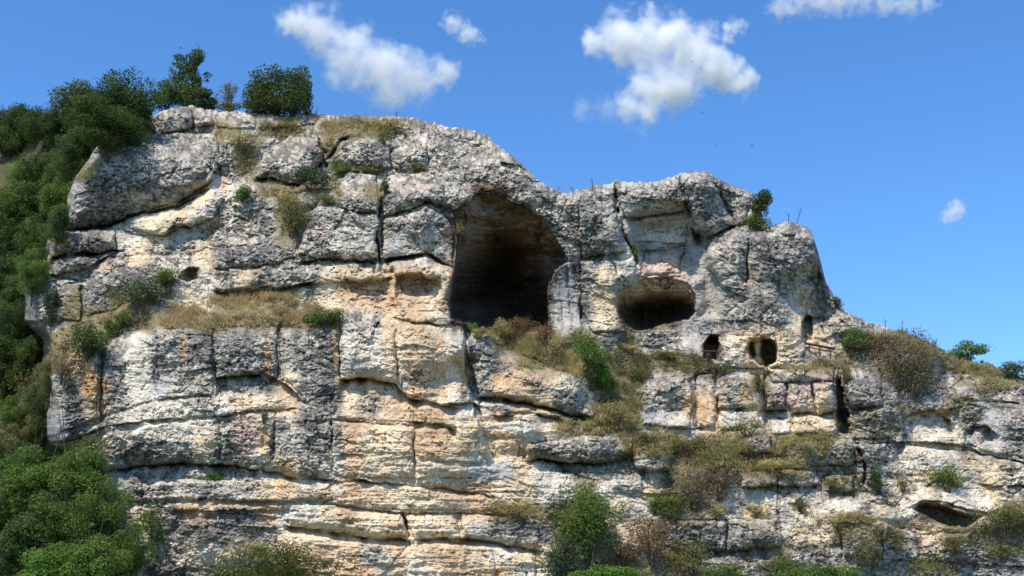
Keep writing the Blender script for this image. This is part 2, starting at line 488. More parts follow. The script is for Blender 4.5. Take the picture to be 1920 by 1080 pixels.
for i, (poly, lift, rnd) in enumerate(BLOCKS):
    ix, d = sdf(WX, WY, poly, 14)
    cyb = sum(a[1] for a in poly) / len(poly); cxb = sum(a[0] for a in poly) / len(poly)
    amp, gro = (0.92, 0.22) if i < 30 else (0.66, 0.30)
    if cxb < 1020 and cyb > 600 and i != 53:
        amp, gro = 0.38, 0.13
    if i < 30 or i == 53:
        rnd = rnd * 1.75
    q = np.clip(d / rnd, 0, 1)
    prof = np.sqrt(1 - (1 - q) ** 2)
    jm_ = smooth(-0.35, 0.45, fbm(PX[ix] / 24, PY[ix] / 24, 140 + i, 3))
    disp[ix] += np.where(d > 0, amp * lift * (0.25 + 0.75 * prof), 0) - gro * jm_ * np.exp(-(d / 2.1) ** 2) * min(1, lift)
    pi = part[ix]; pi[d > 0] = i; part[ix] = pi

# --- bedding ledges: rock right below the line is undercut: (line, undercut, height px, lip)
LEDGES = [
 ([(128, 430), (190, 425), (250, 402), (330, 387), (362, 372), (388, 352)], 1.6, 12, .3),
 ([(372, 350), (395, 330), (410, 312)], .9, 5, .2),
 ([(95, 485), (130, 470), (180, 475), (230, 465)], 1.0, 22, .3),
 ([(75, 532), (110, 522), (160, 525)], .8, 7, .1),
 ([(235, 430), (262, 440), (300, 442)], .9, 10, .2),
 ([(300, 440), (320, 424), (350, 420), (360, 426)], 1.1, 12, .2),
 ([(480, 336), (510, 332), (560, 345)], .9, 14, .2),
 ([(640, 388), (680, 398), (708, 395)], .5, 14, .3),
 ([(560, 492), (620, 482), (700, 490)], .9, 8, .3),
 ([(716, 488), (760, 478), (800, 472), (830, 490), (846, 500)], 1.5, 18, .3),
 ([(400, 545), (490, 545), (585, 528)], .9, 10, .2),
 ([(640, 526), (700, 520), (735, 522)], .9, 16, .1),
 ([(740, 516), (790, 512), (830, 530)], .9, 20, .1),
 ([(750, 596), (800, 606), (850, 612)], .5, 6, .1),
 ([(640, 710), (690, 708), (745, 718), (765, 745), (830, 758), (860, 762)], 1.9, 22, .3),
 ([(770, 790), (800, 790), (845, 800), (858, 806)], 1.0, 12, .2),
 ([(835, 755), (878, 752), (900, 762)], 1.2, 12, .2),
 ([(100, 830), (130, 822), (200, 800), (280, 788), (400, 780), (440, 774)], 1.0, 6, .2),
 ([(98, 828), (120, 828), (150, 822)], 2.0, 14, .2),
 ([(440, 774), (500, 768), (560, 765)], .7, 5, .2),
 ([(405, 708), (440, 702), (500, 700), (525, 712), (570, 750)], 1.3, 16, .2),
 ([(300, 748), (350, 742), (400, 736)], .5, 6, .1),
 ([(570, 786), (640, 786), (700, 792), (770, 797)], .6, 5, .15),
 ([(570, 818), (640, 824), (680, 832)], .3, 4, .1), ([(600, 846), (680, 850)], .3, 4, .1),
 ([(205, 882), (290, 870), (350, 868), (440, 870)], 1.3, 14, .3),
 ([(440, 870), (500, 884), (560, 896), (640, 902), (700, 902)], 1.3, 10, .25),
 ([(700, 902), (780, 912), (870, 920), (920, 930), (975, 935)], .8, 7, .15),
 ([(780, 896), (870, 896)], .6, 5, .1),
 ([(235, 940), (280, 940)], .9, 8, .2), ([(320, 958), (420, 956), (560, 958)], .6, 6, .1),
 ([(320, 936), (540, 938), (620, 944), (700, 955), (760, 960), (870, 962), (960, 966)], .7, 5, .2),
 ([(540, 984), (600, 990), (650, 1000), (700, 1008), (765, 1012)], 1.5, 9, .3),
 ([(775, 1012), (860, 1008), (930, 1018), (1015, 1032)], 1.4, 9, .3),
 ([(330, 962), (460, 962), (560, 975)], .6, 22, .1),
 ([(895, 744), (930, 745), (1000, 760), (1080, 778), (1110, 784)], 1.5, 7, .2),
 ([(925, 776), (960, 778), (995, 774), (1060, 788)], 1.1, 10, .1),
 ([(985, 862), (1040, 862), (1110, 870), (1185, 862)], 1.1, 12, .2),
 ([(1190, 884), (1258, 884)], .6, 8, .1),
 ([(1140, 922), (1260, 926), (1300, 928)], .5, 6, .1),
 ([(1205, 795), (1290, 803), (1340, 802)], .5, 6, .1), ([(1210, 770), (1290, 768)], .5, 12, .1),
 ([(1347, 768), (1400, 768)], .4, 5, .1),
 ([(1430, 768), (1475, 768)], 1.4, 14, .1), ([(1528, 775), (1568, 772)], .8, 10, .1),
 ([(1480, 812), (1566, 813)], .6, 7, .1),
 ([(1385, 912), (1460, 912), (1530, 914)], .7, 7, .2),
 ([(1270, 1035), (1360, 1034), (1450, 1032)], 1.2, 12, .3),
 ([(1545, 922), (1605, 922)], .8, 8, .2),
 ([(1170, 405), (1240, 402), (1290, 392)], 1.0, 26, .2), ([(1190, 452), (1280, 455)], .5, 5, .1), ([(1190, 472), (1240, 468), (1285, 458)], .6, 6, .1),
 ([(1335, 440), (1378, 420), (1420, 405)], 1.0, 9, .2),
 ([(1680, 828), (1700, 826), (1790, 832), (1850, 850), (1925, 866)], 1.5, 14, .3),
 ([(1688, 790), (1710, 772), (1750, 765), (1790, 790)], 1.1, 24, .2),
 ([(1820, 800), (1850, 795), (1870, 812)], 1.0, 18, .2),
 ([(1706, 950), (1730, 938), (1780, 944), (1860, 962)], .8, 12, .1),
 ([(1740, 910), (1760, 896), (1795, 905)], .9, 12, .2),
 ([(1830, 905), (1925, 912)], .6, 9, .2),
 ([(1700, 1050), (1925, 1062)], .6, 8, .2),
]
for line, und, hh, lip in LEDGES:
    ix = bbox_mask(WX, WY, line, 60)
    p = WX[ix]; q = WY[ix]
    ly = np.interp(p, [a[0] for a in line], [a[1] for a in line])
    e = smooth(line[0][0] - 8, line[0][0] + 10, p) * (1 - smooth(line[-1][0] - 10, line[-1][0] + 8, p))
    e = e * (0.7 + 0.5 * vnoise(p / 17, q * 0, int(und * 10)))
    s = q - ly
    below = smooth(-1.0, 2.4, s) * np.exp(-np.maximum(s, 0) / hh)
    disp[ix] -= 1.0 * e * und * below
    disp[ix] += e * lip * np.where(s < 0, np.exp(s / 9), 0) * (1 - smooth(-1.0, 2.4, s))

# --- undersides: towards each line the rock above curves back in and faces the ground
UNDER = [([(128, 430), (190, 425), (250, 402), (330, 387), (388, 352)], 1.9, 24), ([(95, 488), (130, 480), (180, 478), (225, 468)], 1.8, 16),
         ([(480, 340), (510, 336), (560, 348), (608, 305)], 1.0, 12), ([(560, 400), (620, 385), (680, 398), (708, 395)], .9, 14), ([(560, 492), (620, 484), (708, 492)], .8, 14),
         ([(716, 405), (760, 396), (800, 380), (836, 392)], .8, 12), ([(716, 490), (760, 484), (800, 476), (848, 500)], 1.6, 16),
         ([(205, 882), (290, 872), (440, 872), (500, 886), (620, 900)], .8, 10), ([(985, 862), (1110, 870), (1185, 862)], 1.0, 10), ([(1270, 1034), (1450, 1030)], .9, 12),
         ([(540, 990), (650, 1003), (765, 1012)], .7, 9), ([(775, 1012), (930, 1018), (1015, 1032)], .9, 9), ([(895, 746), (1000, 760), (1110, 784)], 1.0, 8), ([(1690, 832), (1850, 850), (1925, 866)], 1.0, 16),
         ([(1170, 405), (1240, 402), (1290, 392)], .9, 10), ([(1300, 440), (1335, 442), (1382, 422)], 1.0, 12), ([(1200, 516), (1276, 512)], .8, 8), ([(640, 712), (690, 708), (745, 718)], .7, 8),
         ([(1084, 484), (1150, 484), (1176, 470)], .8, 12), ([(1205, 770), (1290, 766)], .6, 10), ([(1524, 775), (1568, 772)], .8, 9), ([(1436, 768), (1474, 768)], .8, 9), ([(1480, 778), (1528, 776)], .5, 7)]
for line, a_, h_ in UNDER:
    ix = bbox_mask(WX, WY, line, 80)
    p = WX[ix]; q = WY[ix]
    s = q - np.interp(p, [b[0] for b in line], [b[1] for b in line])
    e = smooth(line[0][0] - 6, line[0][0] + 14, p) * (1 - smooth(line[-1][0] - 14, line[-1][0] + 6, p))
    disp[ix] -= a_ * e * np.where(s < 0, np.exp(s / h_), np.exp(-s / 5))

# --- buttress sides: right of each line the rock steps back, then comes forward again
VSTEPS = [([(866, 612), (872, 690), (884, 752)], 1.5, 70), ([(884, 760), (900, 800), (926, 862)], 1.1, 60), ([(713, 375), (712, 495)], .8, 30),
          ([(1566, 690), (1572, 812)], 1.3, 30), ([(1430, 700), (1432, 800)], .8, 30), ([(1300, 704), (1303, 804)], .6, 24), ([(400, 618), (404, 740)], .6, 60),
          ([(522, 612), (524, 700)], .5, 50), ([(1084, 494), (1090, 618)], .5, 40), ([(1040, 520), (1046, 616)], -.25, 24), ([(188, 650), (186, 790)], .7, 40),
          ([(1400, 560), (1360, 640)], -.8, 30), ([(766, 1010), (752, 962)], .4, 60), ([(1680, 690), (1690, 820)], 1.2, 60), ([(1180, 830), (1186, 870)], .8, 24),
          ([(1258, 836), (1260, 884)], .8, 30), ([(1462, 880), (1462, 1030)], .3, 50), ([(1660, 985), (1660, 1046)], .5, 40), ([(640, 604), (640, 712)], -.6, 60)]
for line, dep, w in VSTEPS:
    line = sorted(line, key=lambda a: a[1])
    ix = np.nonzero((WY > line[0][1] - 10) & (WY < line[-1][1] + 10) & (np.abs(WX - line[0][0]) < 200))
    p = WX[ix]; q = WY[ix]
    s = p - np.interp(q, [a[1] for a in line], [a[0] for a in line])
    e = smooth(line[0][1] - 10, line[0][1] + 8, q) * (1 - smooth(line[-1][1] - 8, line[-1][1] + 10, q))
    if dep > 0:
        disp[ix] -= dep * e * smooth(-1, 3, s) * np.exp(-np.maximum(s, 0) / w)
    else:
        disp[ix] += dep * e * smooth(1, -3, s) * np.exp(-np.maximum(-s, 0) / w)

# --- joints and cracks: (line, width px, depth)
CRACKS = [
 ([(712, 378), (709, 420), (708, 470), (711, 495)], 2.6, 1.8),
 ([(600, 262), (612, 300), (640, 262), (655, 258)], 3, .9), ([(608, 300), (612, 310)], 5, 1.2),
 ([(732, 262), (735, 316)], 2.2, .8), ([(725, 330), (716, 372)], 3, .9),
 ([(523, 612), (520, 660), (522, 720)], 2.2, 1.0), ([(400, 625), (402, 690), (418, 745)], 1.6, .6),
 ([(640, 612), (636, 680), (640, 712)], 1.8, .7), ([(742, 620), (748, 690), (758, 735), (770, 752)], 2.2, .8),
 ([(770, 755), (778, 800), (776, 860), (780, 900)], 2.0, .8), ([(752, 960), (762, 990), (768, 1022)], 2.6, 1.3),
 ([(868, 640), (874, 700), (884, 750), (900, 800), (925, 858)], 2.4, 1.1),
 ([(880, 620), (876, 660)], 4, 1.0), ([(905, 745), (897, 765), (905, 790)], 2.4, 1.0),
 ([(1153, 340), (1158, 380), (1174, 445)], 3.0, 1.8), ([(1174, 445), (1192, 490), (1194, 520)], 3.2, 1.4),
 ([(1283, 462), (1276, 490), (1276, 512)], 1.6, .7), ([(1288, 380), (1298, 420), (1310, 440)], 4, 1.4),
 ([(1325, 470), (1330, 505), (1362, 548)], 1.8, .8), ([(1404, 450), (1402, 555)], 1.4, .3),
 ([(1092, 360), (1084, 430), (1092, 486)], 1.6, .5), ([(1040, 520), (1052, 560), (1058, 618)], 2.5, .5), ([(1075, 500), (1090, 560), (1096, 616)], 3.0, .8),
 ([(1062, 500), (1068, 560), (1075, 612)], 2.5, .6), ([(1170, 520), (1184, 540)], 3, .8),
 ([(1299, 706), (1302, 804)], 2.6, 1.1), ([(1343, 704), (1344, 806)], 2.4, 1.0), ([(1429, 702), (1430, 770)], 3, 1.2), ([(1474, 716), (1478, 776)], 1.8, .8),
 ([(1522, 718), (1528, 776)], 1.8, .8), ([(1604, 825), (1618, 870), (1622, 905)], 3, 1.3), ([(1663, 830), (1690, 880), (1708, 912)], 1.6, .6),
 ([(1458, 912), (1462, 980), (1470, 1030)], 1.8, .7), ([(1572, 985), (1578, 1040)], 2, .7), ([(1480, 520), (1500, 560), (1506, 590)], 1.6, .6),
 ([(1340, 350), (1378, 420)], 1.5, .4), ([(622, 760), (624, 900)], 1.3, .3), ([(240, 622), (236, 700), (190, 780)], 1.5, .3),
 ([(300, 630), (290, 700), (300, 745)], 1.5, .4), ([(405, 300), (415, 330)], 3, .9), ([(395, 455), (405, 480)], 3, .9),
 ([(448, 770), (455, 800)], 1.5, .5), ([(512, 770), (515, 830), (508, 850)], 3, .8), ([(700, 500), (722, 560)], 3, .8), ([(735, 505), (728, 560)], 4, .9),
]
STRONG = (712, 1153, 752, 1174, 1288, 1604, 600, 608)
for line, w, dep in CRACKS:
    dep = dep if line[0][0] in STRONG else dep * 0.5
    ix = bbox_mask(WX, WY, line, 16)
    d = seg_dist(WX[ix], WY[ix], line, False)
    disp[ix] -= dep * np.exp(-(d / w) ** 2) * smooth(-0.6, 0.35, fbm(PX[ix] / 20, PY[ix] / 20, int(line[0][0]), 3))

# --- hollows: recesses with a soft floor: (outline, depth, edge px)
HOLLOWS = [
 ([(1176, 408), (1290, 398), (1328, 450), (1362, 545), (1356, 600), (1308, 600), (1302, 535), (1250, 514), (1196, 520), (1184, 470)], 1.5, 24),
 ([(1290, 422), (1312, 438), (1342, 444), (1325, 470), (1300, 462)], 1.8, 8),
 ([(328, 518), (352, 500), (372, 500), (373, 524), (350, 530)], 1.3, 6),
 ([(645, 524), (720, 518), (734, 560), (655, 552)], .7, 7), ([(742, 515), (822, 518), (836, 545), (800, 556), (742, 562)], .9, 8),
 ([(1503, 642), (1504, 605), (1511, 590), (1522, 591), (1523, 642)], 1.5, 4),
 ([(1316, 676), (1318, 646), (1332, 628), (1350, 630), (1351, 678)], 3.2, 6),
 ([(1569, 705), (1577, 706), (1600, 818), (1566, 812)], 2.4, 6),
 ([(1696, 790), (1722, 772), (1785, 765), (1792, 822), (1702, 828)], .7, 10),
 ([(1846, 800), (1862, 800), (1862, 830), (1836, 832)], .9, 6), ([(1806, 808), (1824, 806), (1824, 830), (1808, 832)], .6, 6),
 ([(1712, 956), (1726, 940), (1762, 946), (1800, 958), (1852, 966), (1812, 990), (1772, 990), (1742, 976)], 2.4, 9),
 ([(1400, 655), (1407, 638), (1426, 628), (1446, 633), (1461, 655), (1456, 676), (1442, 691), (1424, 688), (1406, 674)], 1.5, 7),
 ([(1425, 634), (1442, 630), (1458, 641), (1463, 660), (1453, 682), (1434, 690), (1424, 665)], 4.0, 8),
 ([(1396, 655), (1404, 640), (1414, 644), (1416, 668), (1406, 678)], 1.6, 5),
 ([(1230, 690), (1200, 700), (1130, 720), (1150, 700)], .3, 10),
]
for poly, dep, e in HOLLOWS:
    ix, d = sdf(WX, WY, poly, 4)
    disp[ix] -= dep * smooth(-1.0, e, d)

CAVE1 = [(898, 360), (935, 366), (985, 388), (1020, 412), (1042, 445), (1062, 480), (1066, 492), (1040, 508), (1026, 545), (1030, 580), (1034, 622), (900, 630),
         (872, 606), (846, 596), (838, 572), (847, 530), (853, 490), (857, 450), (851, 412), (868, 386)]
CAVE1_IN = [(858, 470), (885, 440), (930, 425), (975, 440), (1006, 484), (1020, 520), (1026, 548), (1034, 622), (880, 630), (846, 596), (839, 572), (850, 525)]
CAVE2 = [(1156, 562), (1165, 541), (1195, 526), (1240, 518), (1288, 530), (1304, 550), (1306, 586), (1295, 600), (1230, 616), (1190, 621), (1168, 606), (1158, 586)]
CAVE2_IN = [(1170, 602), (1180, 575), (1210, 560), (1255, 555), (1292, 562), (1305, 582), (1294, 600), (1230, 616), (1192, 618)]
cave_mask = np.zeros(PX.shape)
CX = PX + 3.5 * fbm(PX / 14, PY / 14, 61, 4, .65); CY = PY + 3.5 * fbm(PX / 14, PY / 14, 62, 4, .65)
for poly, dep, e, pid in ((CAVE1, 19.0, 110, 900), (CAVE2, 11.0, 52, 901)):
    ix, d = sdf(CX, CY, poly, 3)
    q = np.clip(d / e, 0, 1)
    vault = (0.28 + 0.72 * smooth(405, 545, PY[ix])) if pid == 900 else (0.16 + 0.84 * smooth(542, 600, PY[ix]))
    disp[ix] -= dep * np.where(d > 0, q ** 0.5, 0) * vault
    cave_mask[ix] = np.maximum(cave_mask[ix], smooth(1, 5, d))
    pi = part[ix]; pi[d > 0] = pid; part[ix] = pi
ix, d = sdf(CX, CY, [(1398, 655), (1405, 636), (1426, 626), (1448, 631), (1463, 655), (1458, 678), (1442, 693), (1424, 690), (1404, 676)], 2)
pi = part[ix]; pi[d > 0] = 902; part[ix] = pi

# ------------------------------------------------------------------ rock colour by zones
GRID = """
KKKKKKKGGgggWgggGGGGGGGGGGGGGGGGGGGGGGGGGGGGGGGG
KKKKKKGGGgKgKKgKKKgGgggGGGGGGGGGGGGGGGGGGGGGGGGG
KKKKGGGGGGgKggGKgGggggggGGGGGGGGGGGGGGGGGGGGGGGG
KKKKGGGGGGgKggGGGggggggggGGGGGGGGGGGGGGGGGGGGGGG
KKKGGGGGGCWgKKKKgKGGGgRRgGGGGGGGGGGGGgGGGGGGGGGG
KKKGGGWCCWggGKGGgGGgGRRRRggGGBgBGGGGGGGGGGGGGGGG
KKKGGWWCBgggGKGggWGgGRRRRgGGGBBWBGGGGGGGGGGGGGGG
KKGGGGCggCGGGgggggBWGRRRRRGGGWBPBgGGGGGGGGGGGGGG
KGGGGGGgWWgCGggCCCTTCRRRRRBGCWPPBBGgGGGGGGGGGGGG
KGGKGKKGCWKKKKgCTTTTCRRRRRBGTRRRRBGGGWgGGGGGGGGG
KGGKKKKKKKKKKKKKGgCTCRRRRRBBCRRRBBGGgCggGGGGGGGG
KKKKKGWgGDGGgGggWWCTTWGKKKKKgKggBGCCCCWgKKKKKKKK
KKKTDGWgGGGGgGGGWWCTTTGGKKKKKKKKKgWCCgKKGKGGKKKK
KKGTOGWBggWGDCGGCCWTTOGTTGgGKKGGGgGKGgPGGGGGGGGG
KKGDTGWWWgWCCTGDCgTTCWWGTCGgKKggTTgCGPCGGGGGGGGG
KKBDggWWWWgPCWDWTCCTTCCTWCKKKKBWBTWWWCCggGgWWGBG
KKKKCggggCgPCWgGTCCTTTCCTGggGKKKKKKGKKKGgGgWWGBG
KKKKKBGGGgGgWTgWTCCCCCBBCWDGGGgKKKKKKKGGGgWCWCCg
KKKKKBGgWgWWCTWWTCCCTTTCCWWKWWCKKKGGGGggGgWWWWCg
KKKKKgWgTTGGTWWCTCCCCTTKKKKKCWWKKgWCgCWWgCWRRWWK
KKKKKgWgGDDGgCCCCCTCCCBGGGKKgCCgGGGGgCCKKKgCKKKK
KKKKKgGWgWWWWTTTTGTCTTCWCCKKKKKKGGGgKggGGGGgGGGG
KKKKKgDDDggKKKTTTTTWCTTTWWKKKKKKKGgggKggGGGGGGGG
""".split()
CLS = {
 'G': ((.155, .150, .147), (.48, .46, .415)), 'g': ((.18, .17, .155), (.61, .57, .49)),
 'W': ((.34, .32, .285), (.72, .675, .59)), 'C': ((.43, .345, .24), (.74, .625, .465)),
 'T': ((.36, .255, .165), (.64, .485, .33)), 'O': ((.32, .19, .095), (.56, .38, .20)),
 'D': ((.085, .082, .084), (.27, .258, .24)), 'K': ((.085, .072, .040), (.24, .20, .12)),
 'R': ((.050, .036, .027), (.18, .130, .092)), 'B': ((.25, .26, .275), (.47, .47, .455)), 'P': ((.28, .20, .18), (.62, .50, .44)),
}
KEYS = list(CLS)
lo = np.array([CLS[k][0] for k in KEYS]); hi = np.array([CLS[k][1] for k in KEYS])
G = np.array([[KEYS.index(c) for c in r] for r in GRID])
gw = 13.0
gx = (PX + gw * fbm(PX / 30, PY / 22, 91, 4, 0.65)) / 40.0 - 0.5
gy = (PY - 180 + gw * fbm(PX / 30, PY / 22, 92, 4, 0.65)) / 40.0 - 0.5
gx = np.clip(gx, 0, 46.999); gy = np.clip(gy, 0, len(GRID) - 1.001)
i0 = gx.astype(int); j0 = gy.astype(int); fx = smooth(0.2, 0.8, gx - i0)[..., None]; fy = smooth(0.2, 0.8, gy - j0)[..., None]


def bil(tab):
    return ((tab[G[j0, i0]] * (1 - fx) + tab[G[j0, i0 + 1]] * fx) * (1 - fy)
            + (tab[G[j0 + 1, i0]] * (1 - fx) + tab[G[j0 + 1, i0 + 1]] * fx) * fy)


LO = bil(lo); HI = bil(hi)
LO0, HI0 = LO, HI
dirt = bil(np.array([[1.0 if k in 'GgD' else 0.25 if k in 'WBP' else 0.0] for k in KEYS]))[..., 0]
soil = bil(np.array([[1.0 if k == 'K' else 0.0] for k in KEYS]))[..., 0]

rsoil = smooth(1000, 1120, PX) * smooth(690, 760, PY + (PX - 1200) * 0.05) * smooth(0.02, 0.42, fbm(U / 1.5, V / 0.9, 171, 4, 0.65)) * 0.62
KI = KEYS.index('K')
LO = LO * (1 - rsoil[..., None]) + lo[KI] * 1.3 * rsoil[..., None]
HI = HI * (1 - rsoil[..., None]) + hi[KI] * 1.15 * rsoil[..., None]
# patches with an outline of their own: (class, cx, cy, rx, ry, strength)
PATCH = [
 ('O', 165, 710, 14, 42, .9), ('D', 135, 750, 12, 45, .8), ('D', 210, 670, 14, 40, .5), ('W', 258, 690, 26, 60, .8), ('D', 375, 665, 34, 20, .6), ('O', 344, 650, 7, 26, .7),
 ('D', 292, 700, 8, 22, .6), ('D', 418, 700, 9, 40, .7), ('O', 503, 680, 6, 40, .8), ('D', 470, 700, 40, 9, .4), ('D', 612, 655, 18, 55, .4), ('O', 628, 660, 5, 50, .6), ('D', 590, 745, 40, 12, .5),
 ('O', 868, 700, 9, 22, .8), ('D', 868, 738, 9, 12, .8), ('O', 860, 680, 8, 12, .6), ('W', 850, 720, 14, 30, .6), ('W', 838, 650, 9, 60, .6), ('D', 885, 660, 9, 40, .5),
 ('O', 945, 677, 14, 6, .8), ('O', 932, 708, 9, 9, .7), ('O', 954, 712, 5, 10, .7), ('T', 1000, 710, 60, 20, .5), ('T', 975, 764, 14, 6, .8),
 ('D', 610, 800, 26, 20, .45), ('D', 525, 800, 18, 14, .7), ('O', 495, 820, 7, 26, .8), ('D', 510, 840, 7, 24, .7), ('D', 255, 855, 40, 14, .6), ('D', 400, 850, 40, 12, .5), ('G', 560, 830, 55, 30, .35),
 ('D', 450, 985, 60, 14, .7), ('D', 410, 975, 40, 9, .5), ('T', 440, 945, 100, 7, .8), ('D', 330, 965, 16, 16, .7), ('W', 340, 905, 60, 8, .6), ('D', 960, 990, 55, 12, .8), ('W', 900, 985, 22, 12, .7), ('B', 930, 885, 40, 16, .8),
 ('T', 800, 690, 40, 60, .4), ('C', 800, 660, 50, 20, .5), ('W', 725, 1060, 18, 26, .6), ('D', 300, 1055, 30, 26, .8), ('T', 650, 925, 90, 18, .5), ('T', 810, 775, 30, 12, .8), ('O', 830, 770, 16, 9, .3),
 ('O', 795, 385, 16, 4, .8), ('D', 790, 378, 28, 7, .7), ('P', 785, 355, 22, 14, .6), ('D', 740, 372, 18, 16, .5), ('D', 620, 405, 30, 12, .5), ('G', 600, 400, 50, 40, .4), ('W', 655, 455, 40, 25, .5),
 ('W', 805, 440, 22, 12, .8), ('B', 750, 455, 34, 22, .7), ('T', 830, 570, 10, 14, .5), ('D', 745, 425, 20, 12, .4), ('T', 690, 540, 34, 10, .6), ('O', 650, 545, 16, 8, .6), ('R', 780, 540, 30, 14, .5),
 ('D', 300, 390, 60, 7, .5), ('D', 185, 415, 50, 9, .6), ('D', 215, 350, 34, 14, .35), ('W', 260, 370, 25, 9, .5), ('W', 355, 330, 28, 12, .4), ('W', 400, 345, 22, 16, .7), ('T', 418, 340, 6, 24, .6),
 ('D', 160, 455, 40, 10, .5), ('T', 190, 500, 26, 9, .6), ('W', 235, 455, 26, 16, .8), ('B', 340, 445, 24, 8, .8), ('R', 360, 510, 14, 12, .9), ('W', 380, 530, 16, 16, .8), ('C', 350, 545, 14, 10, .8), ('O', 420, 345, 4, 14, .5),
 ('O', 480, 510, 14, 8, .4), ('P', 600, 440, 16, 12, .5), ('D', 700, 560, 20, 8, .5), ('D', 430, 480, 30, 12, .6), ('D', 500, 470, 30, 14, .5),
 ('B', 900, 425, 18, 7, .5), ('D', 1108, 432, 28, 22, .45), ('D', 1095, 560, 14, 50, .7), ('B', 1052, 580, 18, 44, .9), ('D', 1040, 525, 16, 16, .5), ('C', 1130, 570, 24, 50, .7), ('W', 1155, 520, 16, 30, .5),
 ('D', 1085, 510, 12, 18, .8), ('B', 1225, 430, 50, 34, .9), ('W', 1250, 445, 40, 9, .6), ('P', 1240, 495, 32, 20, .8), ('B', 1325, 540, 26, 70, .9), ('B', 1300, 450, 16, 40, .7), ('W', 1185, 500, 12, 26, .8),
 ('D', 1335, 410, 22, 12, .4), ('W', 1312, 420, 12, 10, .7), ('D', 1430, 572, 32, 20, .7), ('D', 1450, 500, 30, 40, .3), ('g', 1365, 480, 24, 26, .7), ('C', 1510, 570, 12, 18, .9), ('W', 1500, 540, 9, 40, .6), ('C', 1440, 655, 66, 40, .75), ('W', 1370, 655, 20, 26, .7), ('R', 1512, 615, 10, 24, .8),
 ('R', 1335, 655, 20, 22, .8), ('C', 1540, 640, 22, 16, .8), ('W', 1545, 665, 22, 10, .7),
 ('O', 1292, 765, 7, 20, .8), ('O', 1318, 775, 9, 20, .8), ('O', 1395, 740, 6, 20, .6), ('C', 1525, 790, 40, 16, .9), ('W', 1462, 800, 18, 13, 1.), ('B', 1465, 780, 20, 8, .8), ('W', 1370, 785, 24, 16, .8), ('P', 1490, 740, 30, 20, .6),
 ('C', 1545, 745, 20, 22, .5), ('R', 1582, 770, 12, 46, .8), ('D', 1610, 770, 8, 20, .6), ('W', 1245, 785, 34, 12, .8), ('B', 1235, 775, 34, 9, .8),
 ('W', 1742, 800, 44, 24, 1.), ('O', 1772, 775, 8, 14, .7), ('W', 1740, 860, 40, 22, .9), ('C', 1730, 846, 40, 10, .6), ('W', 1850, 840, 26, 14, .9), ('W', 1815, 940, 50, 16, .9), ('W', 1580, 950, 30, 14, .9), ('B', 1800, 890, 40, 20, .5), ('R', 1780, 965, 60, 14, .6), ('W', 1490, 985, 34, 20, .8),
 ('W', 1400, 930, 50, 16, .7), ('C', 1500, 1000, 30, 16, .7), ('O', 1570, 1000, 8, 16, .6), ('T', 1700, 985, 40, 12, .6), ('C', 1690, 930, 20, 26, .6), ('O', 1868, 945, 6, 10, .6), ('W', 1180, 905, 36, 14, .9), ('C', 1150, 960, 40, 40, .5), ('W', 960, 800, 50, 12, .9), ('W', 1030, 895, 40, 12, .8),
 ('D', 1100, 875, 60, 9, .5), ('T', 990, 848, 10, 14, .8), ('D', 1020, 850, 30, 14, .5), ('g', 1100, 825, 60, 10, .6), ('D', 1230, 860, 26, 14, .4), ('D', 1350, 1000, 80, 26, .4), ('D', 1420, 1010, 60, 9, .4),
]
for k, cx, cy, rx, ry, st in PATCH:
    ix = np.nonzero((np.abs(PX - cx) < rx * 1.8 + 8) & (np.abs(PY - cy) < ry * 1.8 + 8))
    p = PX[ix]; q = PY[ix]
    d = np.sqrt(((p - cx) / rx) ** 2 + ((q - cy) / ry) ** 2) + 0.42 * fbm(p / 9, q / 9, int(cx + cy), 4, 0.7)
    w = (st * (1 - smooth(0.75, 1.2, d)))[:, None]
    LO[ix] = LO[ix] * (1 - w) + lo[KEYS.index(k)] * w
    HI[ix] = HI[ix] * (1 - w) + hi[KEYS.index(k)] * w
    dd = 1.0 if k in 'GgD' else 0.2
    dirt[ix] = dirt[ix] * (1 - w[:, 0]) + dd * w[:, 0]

# --- relief noise in metres
hillw = smooth(0, 30, xl - PX)
strata = smooth(620, 800, PY) * (1 - smooth(1000, 1180, PX)) * (0.35 + 0.65 * smooth(540, 660, PX)) * (0.55 + 0.45 * smooth(-.3, .4, fbm(PX / 60, PY / 30, 181, 3)))        # bedded lower wall
n_big = fbm(U / 3.4, V / 3.0, 1, 3)
n_mid = fbm(U / 1.1, V / 0.9, 2, 4, 0.6)
ridg = 1 - np.abs(fbm(U / 0.75 + 0.3 * n_mid, V / 0.6, 4, 3, 0.6)) * 2.2
bed = fbm(U / 2.6 + 0.2 * n_mid, V / 0.28, 5, 4, 0.62)
f1, f2, cid = worley(U / 1.9 + 0.5 * n_mid, V / 1.3 + 0.4 * n_mid, 6)
joint = np.exp(-((f2 - f1) / 0.07) ** 2)
g1, g2, gid = worley(U / 0.62 + 0.3 * n_mid, V / 0.46, 7)
joint2 = np.exp(-((g2 - g1) / 0.10) ** 2)
p1, p2, _ = worley(U / 0.24, V / 0.22, 8)
pit = smooth(0.42, 0.12, p1)
p3, _, _ = worley(U / 0.42 + 0.4 * ridg, V / 0.36, 9)
pit2 = smooth(0.36, 0.1, p3)
fine = fbm(U / 0.22, V / 0.2, 10, 3, 0.7)
rocky = 1 - 0.75 * soil
notcave = 1 + 0.5 * cave_mask
pale = bil(np.array([[1.0 if k == 'B' else 0.0] for k in KEYS]))[..., 0]
for (bx, by, brx, bry) in ((1225, 430, 55, 36), (1325, 530, 30, 75), (1300, 450, 18, 40), (750, 455, 34, 22)):
    pale = np.maximum(pale, smooth(1.2, .7, np.hypot((PX - bx) / brx, (PY - by) / bry)))
rocky = rocky * (1 - 0.4 * pale)
